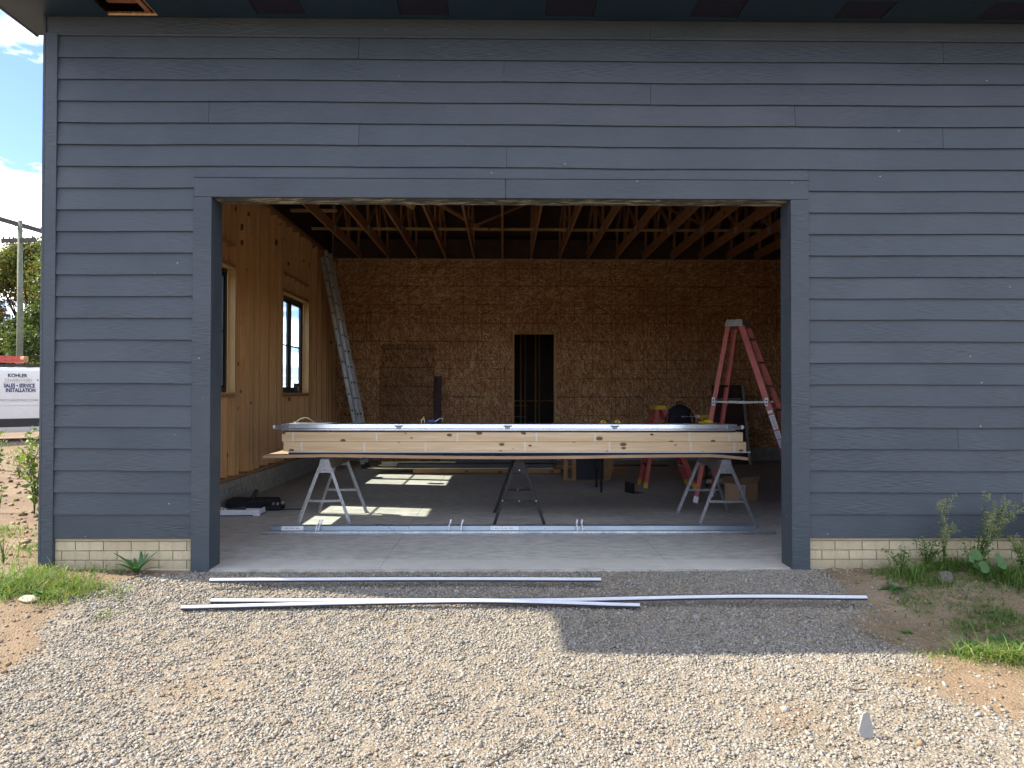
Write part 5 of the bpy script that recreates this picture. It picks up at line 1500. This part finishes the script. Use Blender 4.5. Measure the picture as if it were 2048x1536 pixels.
vine(4.52, -.36, 5, "vine with round leaves at the right edge, climbing to the base board", .13, .62)
# dock plant with long upright leaves by the casing
def dock(x, y, n, L, label, up=1.0, mat='weed', wd=.03):
    r = empty("dock_plant", label, "plant", (x, y, float(ground_z(x, y)) - .005), group="broad-leaved dock plants")
    for i in range(n):
        a = 2 * pi * i / n + rng.uniform(-.3, .3); l = L * rng.uniform(.6, 1.1); e = rng.uniform(.3, 1.2) * up; m = 6
        vs, fs = [], []
        for k in range(m + 1):
            t = k / m; rad = l * t * cos(e * (1 - .5 * t)); z = l * (t * sin(e) - .35 * t * t * cos(e)) + .01
            w_ = wd * sin(pi * min(1, t * .92 + .06)) ** .8 * .5 + .002; cx_, cy_ = cos(a) * rad, sin(a) * rad
            if y + cy_ > -.045 and x > XL: cy_ = -.045 - y
            sx_, sy_ = -sin(a) * w_, cos(a) * w_
            vs += [(cx_ - sx_, cy_ - sy_, z + .3 * w_), (cx_, cy_, z), (cx_ + sx_, cy_ + sy_, z + .3 * w_)]
        for k in range(m): b = 3 * k; fs += [(b, b + 1, b + 4, b + 3), (b + 1, b + 2, b + 5, b + 4)]
        MB().add(vs, fs).build("long_leaf", dock_mat, r, smooth=True)
    return r
dock_mat = leaf_mat("dock_leaf", [(0.025, 0.075, 0.02), (0.045, 0.12, 0.03), (0.07, 0.15, 0.04)], .25, attr=False)
dock(-3.0, -.13, 13, .21, "dark green long-leaved plant against the left brick base next to the door casing", 1.05)
dock(3.05, -.50, 10, .15, "flat rosette of long leaves on the dirt left of the pale-headed weeds", .4)
dock(3.10, -1.42, 12, .17, "low dark rosette just above the sunlit grass clump at right", .35)
dock(3.32, -1.30, 11, .16, "dark rosette at the right edge behind the sunlit grass clump", .4)
dock(-3.95, -.62, 12, .16, "bright broad-leaved rosette in the left grass near the gravel", .5)
dock(-3.55, -.55, 11, .13, "small lit rosette where the left grass meets the gravel", .5)
dock(2.77, -1.14, 8, .05, "tiny weed rosette alone on the shaded dirt at right", .5, wd=.02)
YG = "weeds in the dirt yard"
weed(-5.62, 2.6, 7, .85, .085, 17, "tall bright broad-leaved weed growing up beside the left corner board", False, (.02, 0), .35, group=YG, tint=(.5, 1.0))
weed(-6.25, 2.9, 3, .45, .055, 9, "small broad-leaved weed in the dirt at the left edge", False, (0, 0), .3, group=YG, tint=(.4, 1))
weed(-9.15, 7.0, 5, .75, .08, 16, "leafy weed in the yard in front of the white van, left", False, (0, 0), .5, group=YG, tint=(.4, 1))
weed(-8.55, 7.0, 6, .85, .08, 17, "leafy weed in the yard in front of the white van, right", False, (0, 0), .5, group=YG, tint=(.4, 1))
weed(-8.1, 6.0, 4, .5, .07, 14, "short sprig between the two leafy weeds in front of the white van", False, (0, 0), .5, group=YG, tint=(.4, 1))
weed(-4.35, .25, 6, .30, .02, 14, "fine grassy weed leaning on the foot of the corner board", False, (.1, 0), .6, group=YG, tint=(.4, 1))

# twigs
def twig(pts, label, r=.004):
    P = []
    for (px, py) in pts:
        p = W(px, py, Z=-.16); P.append((p.x, p.y, float(ground_z(p.x, p.y)) + .018))
    o = MB().tube(P, r, 5, r1=r * .6).build("twig", M['bark'], None, smooth=True); tag(o, label, "twig")
twig([(970, 1536), (1005, 1515), (1048, 1490)], "thin dark twig in the gravel at the bottom centre", .004)
twig([(1692, 1381), (1712, 1387), (1735, 1386)], "short pale stick on the dirt above the plastic shard", .006)
twig([(1730, 1265), (1752, 1280), (1757, 1298)], "bent straw at the shadow edge on the right", .0025)

# ------------------------------------------------------------------ van, pole, trees in the yard
gzv = .14
van = empty("panel_van", "white panel van with blue sign lettering parked in the dirt yard", "van", (0, 0, 0))
vs_list = [  # station along the length (0 = rear), roof, half width at belt, front cap shape
    (0.00, 1.72, .90), (0.06, 1.98, .93), (0.5, 2.03, .95), (2.6, 2.05, .95), (3.55, 2.02, .95), (3.85, 1.93, .94), (4.45, 1.42, .93), (4.60, 1.22, .92), (5.15, 1.08, .88), (5.32, .85, .80), (5.36, .50, .74)]
def van_section(top, hw):
    lo = .25; belt = min(1.15, top - .08)
    pts = [(0, lo), (hw * .93, lo), (hw * .985, lo + .10), (hw, .75), (hw * .995, belt)]
    if top > 1.25: pts += [(hw * .955, top - .30), (hw * .90, top - .10), (hw * .80, top - .025), (hw * .4, top), (0, top + .01)]
    else: pts += [(hw * .97, belt + .01), (hw * .93, top - .05), (hw * .80, top - .015), (hw * .4, top), (0, top + .005)]
    return pts
vs, fs = [], []; m = 10
ring = 2 * m - 2
for (u, top, hw) in vs_list:
    p = van_section(top, hw)
    full = p + [(-a, b) for a, b in p[-2:0:-1]]
    for (a, b) in full: vs.append((u, a, b))
for i in range(len(vs_list) - 1):
    for k in range(ring): fs.append((i * ring + k, i * ring + (k + 1) % ring, (i + 1) * ring + (k + 1) % ring, (i + 1) * ring + k))
fs += [tuple(range(ring)), tuple((len(vs_list) - 1) * ring + k for k in range(ring))]
bdy = MB().add(vs, fs).build("body", M['van_white'], van, smooth=True)
bdy.modifiers.new("edges", 'EDGE_SPLIT').split_angle = radians(32)
side = -1      # the flank that faces the camera is local -y
def flank(z):  # half width of the body at height z
    return float(np.interp(z, [.25, .35, .75, 1.15, 1.75, 1.95], [.885, .936, .95, .945, .908, .855]))
def on_flank(pts, off=.004): return [(x, -(flank(z) + off), z) for x, z in pts]
def decal(pts, nm, mat, off=.004, th=.004):
    a = on_flank(pts, off); b = on_flank(pts, off - th - .01); n = len(pts)
    return MB().add(a + b, [tuple(range(n)), tuple(range(2 * n - 1, n - 1, -1))] + [(i, (i + 1) % n, n + (i + 1) % n, n + i) for i in range(n)]).build(nm, M[mat], van)
decal([(.15, .40), (1.95, .40), (4.2, .40), (4.2, .63), (1.95, .63), (.15, .63)], "lower_cladding", 'van_black', .006)
decal([(0.15, .25), (4.3, .25), (4.3, .385), (.15, .385)], "sill_panel", 'van_white', .002)
for xs_ in (1.18, 2.86):
    decal([(xs_, .68), (xs_ + .012, .68), (xs_ + .012, 1.15), (xs_ - .01, 1.75), (xs_ - .03, 1.93), (xs_ - .042, 1.93), (xs_ - .022, 1.75), (xs_, 1.15)], "door_seam", 'van_black', .0025, .001)
decal([(1.05, 1.00), (3.0, 1.00), (3.0, 1.012), (1.05, 1.012)], "body_crease", 'van_white', .012)
decal([(2.50, 1.10), (2.76, 1.10), (2.76, 1.145), (2.50, 1.145)], "sliding_door_handle", 'van_black', .03)
decal([(1.08, 1.12), (1.16, 1.12), (1.16, 1.20), (1.08, 1.20)], "rear_door_catch", 'van_black', .01)
decal([(2.93, 1.12), (3.08, 1.12), (3.08, 1.16), (2.93, 1.16)], "front_door_handle", 'van_black', .03)
decal([(2.99, 1.40), (3.10, 1.26), (4.1, 1.26), (3.85, 1.72), (2.97, 1.80)], "front_door_window", 'dark_glass', .006)
decal([(2.97, 1.38), (3.09, 1.235), (4.14, 1.235), (3.88, 1.75), (2.94, 1.83)], "window_rubber", 'van_black', .003)
MB().add([(3.90, -.82, 1.88), (3.90, .82, 1.88), (4.47, .84, 1.42), (4.47, -.84, 1.42), (3.92, -.82, 1.90), (3.92, .82, 1.90), (4.49, .84, 1.44), (4.49, -.84, 1.44)],
         [(3, 2, 1, 0), (4, 5, 6, 7), (0, 1, 5, 4), (1, 2, 6, 5), (2, 3, 7, 6), (3, 0, 4, 7)]).build("windscreen", M['dark_glass'], van)
MB().box(5.25, 5.42, -.72, .72, .32, .62).build("front_bumper", M['van_black'], van, .04, seg=2)
for yy in (-.68, .68): MB().box(5.12, 5.30, yy - .14, yy + .14, .72, .92).build("headlight", M['glass'], van, .03)
for wx in (.78, 4.25):
    for sy_ in (-1, 1):
        wh = empty("wheel"); wh.parent = van; wh.location = (wx, sy_ * .82, .33)
        MB().tube([(0, -.11, 0), (0, .11, 0)], .33, 24).build("tyre", M['tyre'], wh, .02)
        MB().tube([(0, -.118, 0), (0, .118, 0)], .20, 16).build("rim", M['alu'], wh)
    arch = MB(); pts_ = [(wx + .40 * cos(a), .33 + .40 * sin(a)) for a in np.linspace(0, pi, 13)]
    MB().prism(pts_, -.957, -.60, 'y').build("wheel_arch", M['tyre'], van)
# lettering on the sliding panel
def vtext(nm, body, size, x, z, mat, sx=1, bold=0.0):
    tilt = math.atan2(.945 - .908, .6) if z > 1.15 else 0
    return text(nm, body, size, M[mat], van, (x, -(flank(z) + .006), z), (pi / 2 - tilt, 0, 0), sx=sx, bold=bold)
vtext("sign_lettering", "KOHLER", .135, 1.93, 1.80, 'print_dark', .88, .004)
vtext("sign_lettering", "GENERATORS", .125, 1.95, 1.675, 'alu', .82, .0)
vtext("sign_lettering", "\u2605", .06, 2.40, 1.685, 'print_dark')
decal([(1.6, 1.603), (2.33, 1.603), (2.33, 1.611), (1.6, 1.611)], "sign_underline", 'alu', .003)
vtext("sign_lettering", "SALES \u2022 SERVICE", .145, 1.97, 1.525, 'print_blue', .70, .005)
vtext("sign_lettering", "INSTALLATION", .145, 2.0, 1.40, 'print_blue', .70, .005)
vtext("sign_lettering", "WWW.CHARLECTRICLLC.COM", .085, 1.93, 1.13, 'alu', .78, .001)
# roof rack
for xx in (.5, 1.45, 3.1):
    MB().box(xx - .03, xx + .03, -.70, .70, 2.13, 2.17).build("rack_bar", M['van_white'], van)
    for yy in (-.66, .66): MB().box(xx - .04, xx + .04, yy - .03, yy + .03, 2.0, 2.13).build("rack_foot", M['van_black'], van)
MB().box(.3, 2.6, -.74, -.70, 2.06, 2.12).build("rack_side_rail", M['van_black'], van)
rl_ = empty("roof_ladder", "red fibreglass ladder lying on the roof rack of the white van", "ladder", (0, 0, 0))
for (z0, x1) in ((2.175, 2.15), (2.265, 2.05)):
    for yy in (-.62, -.24):
        MB().box(-1.1, x1, yy - .015, yy + .015, z0, z0 + .085).build("ladder_rail", M['orange_rail'], rl_)
    for i in range(10): MB().tube([(-1.0 + .3 * i, -.62, z0 + .045), (-1.0 + .3 * i, -.24, z0 + .045)], .016, 6).build("rung", M['alu'], rl_)
    for i in range(10): MB().tube([(-1.0 + .3 * i, -.640, z0 + .045), (-1.0 + .3 * i, -.634, z0 + .045)], .014, 6).build("rung_end", M['print_dark'], rl_)
MB().box(2.13, 2.25, -.64, -.22, 2.18, 2.35).build("end_cap", M['timber'], rl_, .02)
VROT = radians(48)
vp = W(45, 800, Y=13.9)
for o in (van, rl_):
    o.rotation_euler.z = VROT
# put local point (1.95, -.95) of the van at the place seen at px 41
off = Vector((1.98 * cos(VROT) + .95 * sin(VROT), 1.98 * sin(VROT) - .95 * cos(VROT), 0))
vw = W(40, 800, Y=13.6)
for o in (van, rl_): o.location = (vw.x - off.x, vw.y - off.y, gzv)
py_ = MB().box(-1.3, 1.3, -.75, .75, 0, .018).build("plywood_sheet", M['plywood'])
pw = W(90, 878, Z=.16); py_.location = (pw.x + .4, 16.2, .19); py_.rotation_euler = (0, 0, .25)
tag(py_, "sunlit plywood sheet on the ground beyond the white van's underside", "plywood")

# utility pole
PX, PY = W(40, 600, Y=34).x, 34.0
up_ = empty("utility_pole", "wooden utility pole with two crossarms rising behind the white van", "utility pole", (PX, PY, .14))
ptop = W(40, 441, Y=34).z - .14
MB().tube([(0, 0, -.5), (0.02, 0, ptop * .5), (-.05, 0, ptop)], .19, 12, r1=.12).build("pole_shaft", M['pole'], up_, smooth=True)
za, zb_ = W(40, 447, Y=34).z - .14, W(40, 481, Y=34).z - .14
a0, a1 = W(8, 438, Y=34), W(64, 455, Y=34)
arm1 = ((-.95, -.5, za + .02), (.85, .9, za - .05))
MB().bar((-1.0, -1.0, za + .16), (.72, .9, za - .26), .12, .24, (0, 0, 1)).build("crossarm", M['pole_arm'], up_)
MB().bar((-1.05, .0, zb_ - .02), (.90, -.1, zb_ + .02), .12, .22, (0, 0, 1)).build("crossarm", M['pole_arm'], up_)
for s in (-1, 1):
    MB().bar((s * .55, 0, zb_), (0, 0, zb_ - .6), .04, .02).build("arm_brace", M['pole_arm'], up_)
    MB().bar((s * .45, 0, za - .05 * s), (0, 0, za - .55), .04, .02).build("arm_brace", M['pole_arm'], up_)
for p in ((-.95, -.95, za + .22), (.62, .8, za - .18), (-.95, 0, zb_ + .05), (.72, -.1, zb_ + .08), (-.4, 0, zb_ + .05)):
    MB().tube([p, (p[0], p[1], p[2] + .16)], .05, 8, r1=.035).build("insulator", M['pole_arm'], up_)
def wire(p, q, sag, label, n=16):
    pts = []
    for i in range(n + 1):
        t = i / n; v_ = Vector(p).lerp(Vector(q), t); v_.z -= sag * 4 * t * (1 - t); pts.append(v_)
    o = MB().tube(pts, .009, 4).build("power_line", M['rubber']); tag(o, label, "wire", "wires on the utility pole")
wire((PX - .95, PY - .95, za + .4), (PX - 60, PY + 14, za + 4), 1.2, "power line leaving the top crossarm of the pole to the left")
wire((PX - .95, PY, zb_ + .3), (PX - 60, PY + 22, zb_ + 3), 1.5, "power line leaving the lower crossarm of the pole to the left")
wire((PX + .62, PY + .8, za), (PX + .8, PY, zb_ + .3), .0 - .25, "jumper wire bowing outside the right ends of the crossarms", 8)
wire((PX - .95, PY - .95, za + .3), (PX - .9, PY, zb_ + .3), .25, "jumper wire bowing between the left ends of the crossarms", 8)
wire((PX, PY, zb_ - .8), (PX + 6, PY + 3, 3.5), .2, "slack guy wire dropping right from the pole towards the trees", 8)

# trees
def tree(x, y, h, r, label, seed, tint, n=15000, leaf=.17):
    g = np.random.default_rng(seed); rs = random.Random(seed)
    t = empty("broadleaf_tree", label, "tree", (x, y, float(ground_z(x, y))), group="broadleaf trees behind the van")
    tk = MB(); th = h * .32
    tk.tube([(0, 0, -.2), (.1, 0, th * .5), (0, .1, th), (.15, 0, h * .6), (.1, 0, h * .8)], h * .022, 9, r1=.04)
    cl = []
    for i in range(30):
        a = rs.uniform(0, 2 * pi); zf = rs.uniform(.05, .97); rad = r * (sin(pi * min(1, zf * .80 + .14)) ** .7) * rs.uniform(.35, 1.0)
        c = Vector((cos(a) * rad, sin(a) * rad, h * zf)); cl.append((c, r * rs.uniform(.22, .42)))
        tk.tube([(0, 0, h * zf * .55), c * .55 + Vector((0, 0, h * zf * .25)), c], h * .006, 5, r1=.012)
    tk.build("trunk", M['bark'], t, smooth=True)
    P, T = [], []
    per = n // len(cl)
    for c, cr_ in cl:
        # many small twig clusters on the shell of each limb's mass, so light and gaps come through
        k = max(8, per // 16)
        d = g.normal(0, 1, (k, 3)); d /= np.linalg.norm(d, axis=1)[:, None]
        cc = np.array(c)[None] + d * (cr_ * g.uniform(.35, 1.15, k) ** .6)[:, None] * np.array([1, 1, .8])
        p = (cc[:, None] + g.normal(0, .26, (k, 16, 3)) * np.array([1, 1, .8])).reshape(-1, 3)
        P.append(p); base = g.uniform(tint[0], tint[1]) + (.18 if c.z > h * .62 else 0)
        T.append(np.clip(base + g.normal(0, .12, len(p)), 0, 1))
    P = np.concatenate(P); T = np.concatenate(T); P[:, 2] = np.maximum(P[:, 2], .15)
    v, f, tt = leaf_quads(P, leaf, T, .8, .75)
    o = mass_mesh("crown", v, f, M['tree_leaf'], tint=tt); o.parent = t
    return t
tree(-33.5, 44, 11.2, 3.9, "autumn tree with thinning top directly behind the utility pole", 3, (.10, .55), 60000)
tree(-29.6, 41, 10.0, 3.5, "greener tree with yellowing top between the pole and the building corner", 4, (.05, .5), 56000)
tree(-37.5, 43, 10.2, 3.6, "yellowing tree at the left edge of the picture", 5, (.3, .8), 36000)
tree(-26.0, 45, 9.6, 3.4, "green tree mostly hidden behind the building corner", 6, (.05, .45), 9000)
tree(-42.5, 46, 10.0, 3.8, "farthest left tree of the row behind the van", 7, (.2, .7), 8000)
def shrub(x, y, h, label, seed, tint):
    g = np.random.default_rng(seed)
    t = empty("shrub", label, "shrub", (x, y, float(ground_z(x, y))), group="undergrowth behind the van")
    st = MB()
    for i in range(7):
        a = g.uniform(0, 6.28); st.tube([(0, 0, 0), (cos(a) * h * .3, sin(a) * h * .3, h * .6), (cos(a) * h * .5, sin(a) * h * .5, h * .9)], .03, 5, r1=.008)
    st.build("stem", M['bark'], t)
    d = g.normal(0, 1, (170, 3)); d /= np.linalg.norm(d, axis=1)[:, None]; d[:, 2] = np.abs(d[:, 2])
    cc = d * g.uniform(.5, 1, (170, 1)) * np.array([h * .9, h * .7, h])
    P = (cc[:, None] + g.normal(0, .13, (170, 18, 3))).reshape(-1, 3); P[:, 2] = np.maximum(P[:, 2], .05)
    v, f, tt = leaf_quads(P, .13, g.uniform(tint[0], tint[1], len(P)), .8, .75)
    o = mass_mesh("foliage", v, f, M['tree_leaf'], tint=tt); o.parent = t
for i, (x, y, h, lab) in enumerate([(-34.5, 38, 2.6, "undergrowth bush behind the van's rear"), (-31.2, 37.5, 2.3, "undergrowth bush right of the pole's foot"),
                                    (-28.4, 37, 2.6, "undergrowth bush next to the corner board"), (-38.0, 39, 2.4, "undergrowth bush at the far left"), (-25.2, 38, 2.5, "undergrowth bush hidden behind the building corner")]):
    shrub(x, y, h, lab, 20 + i, (.0, .55))
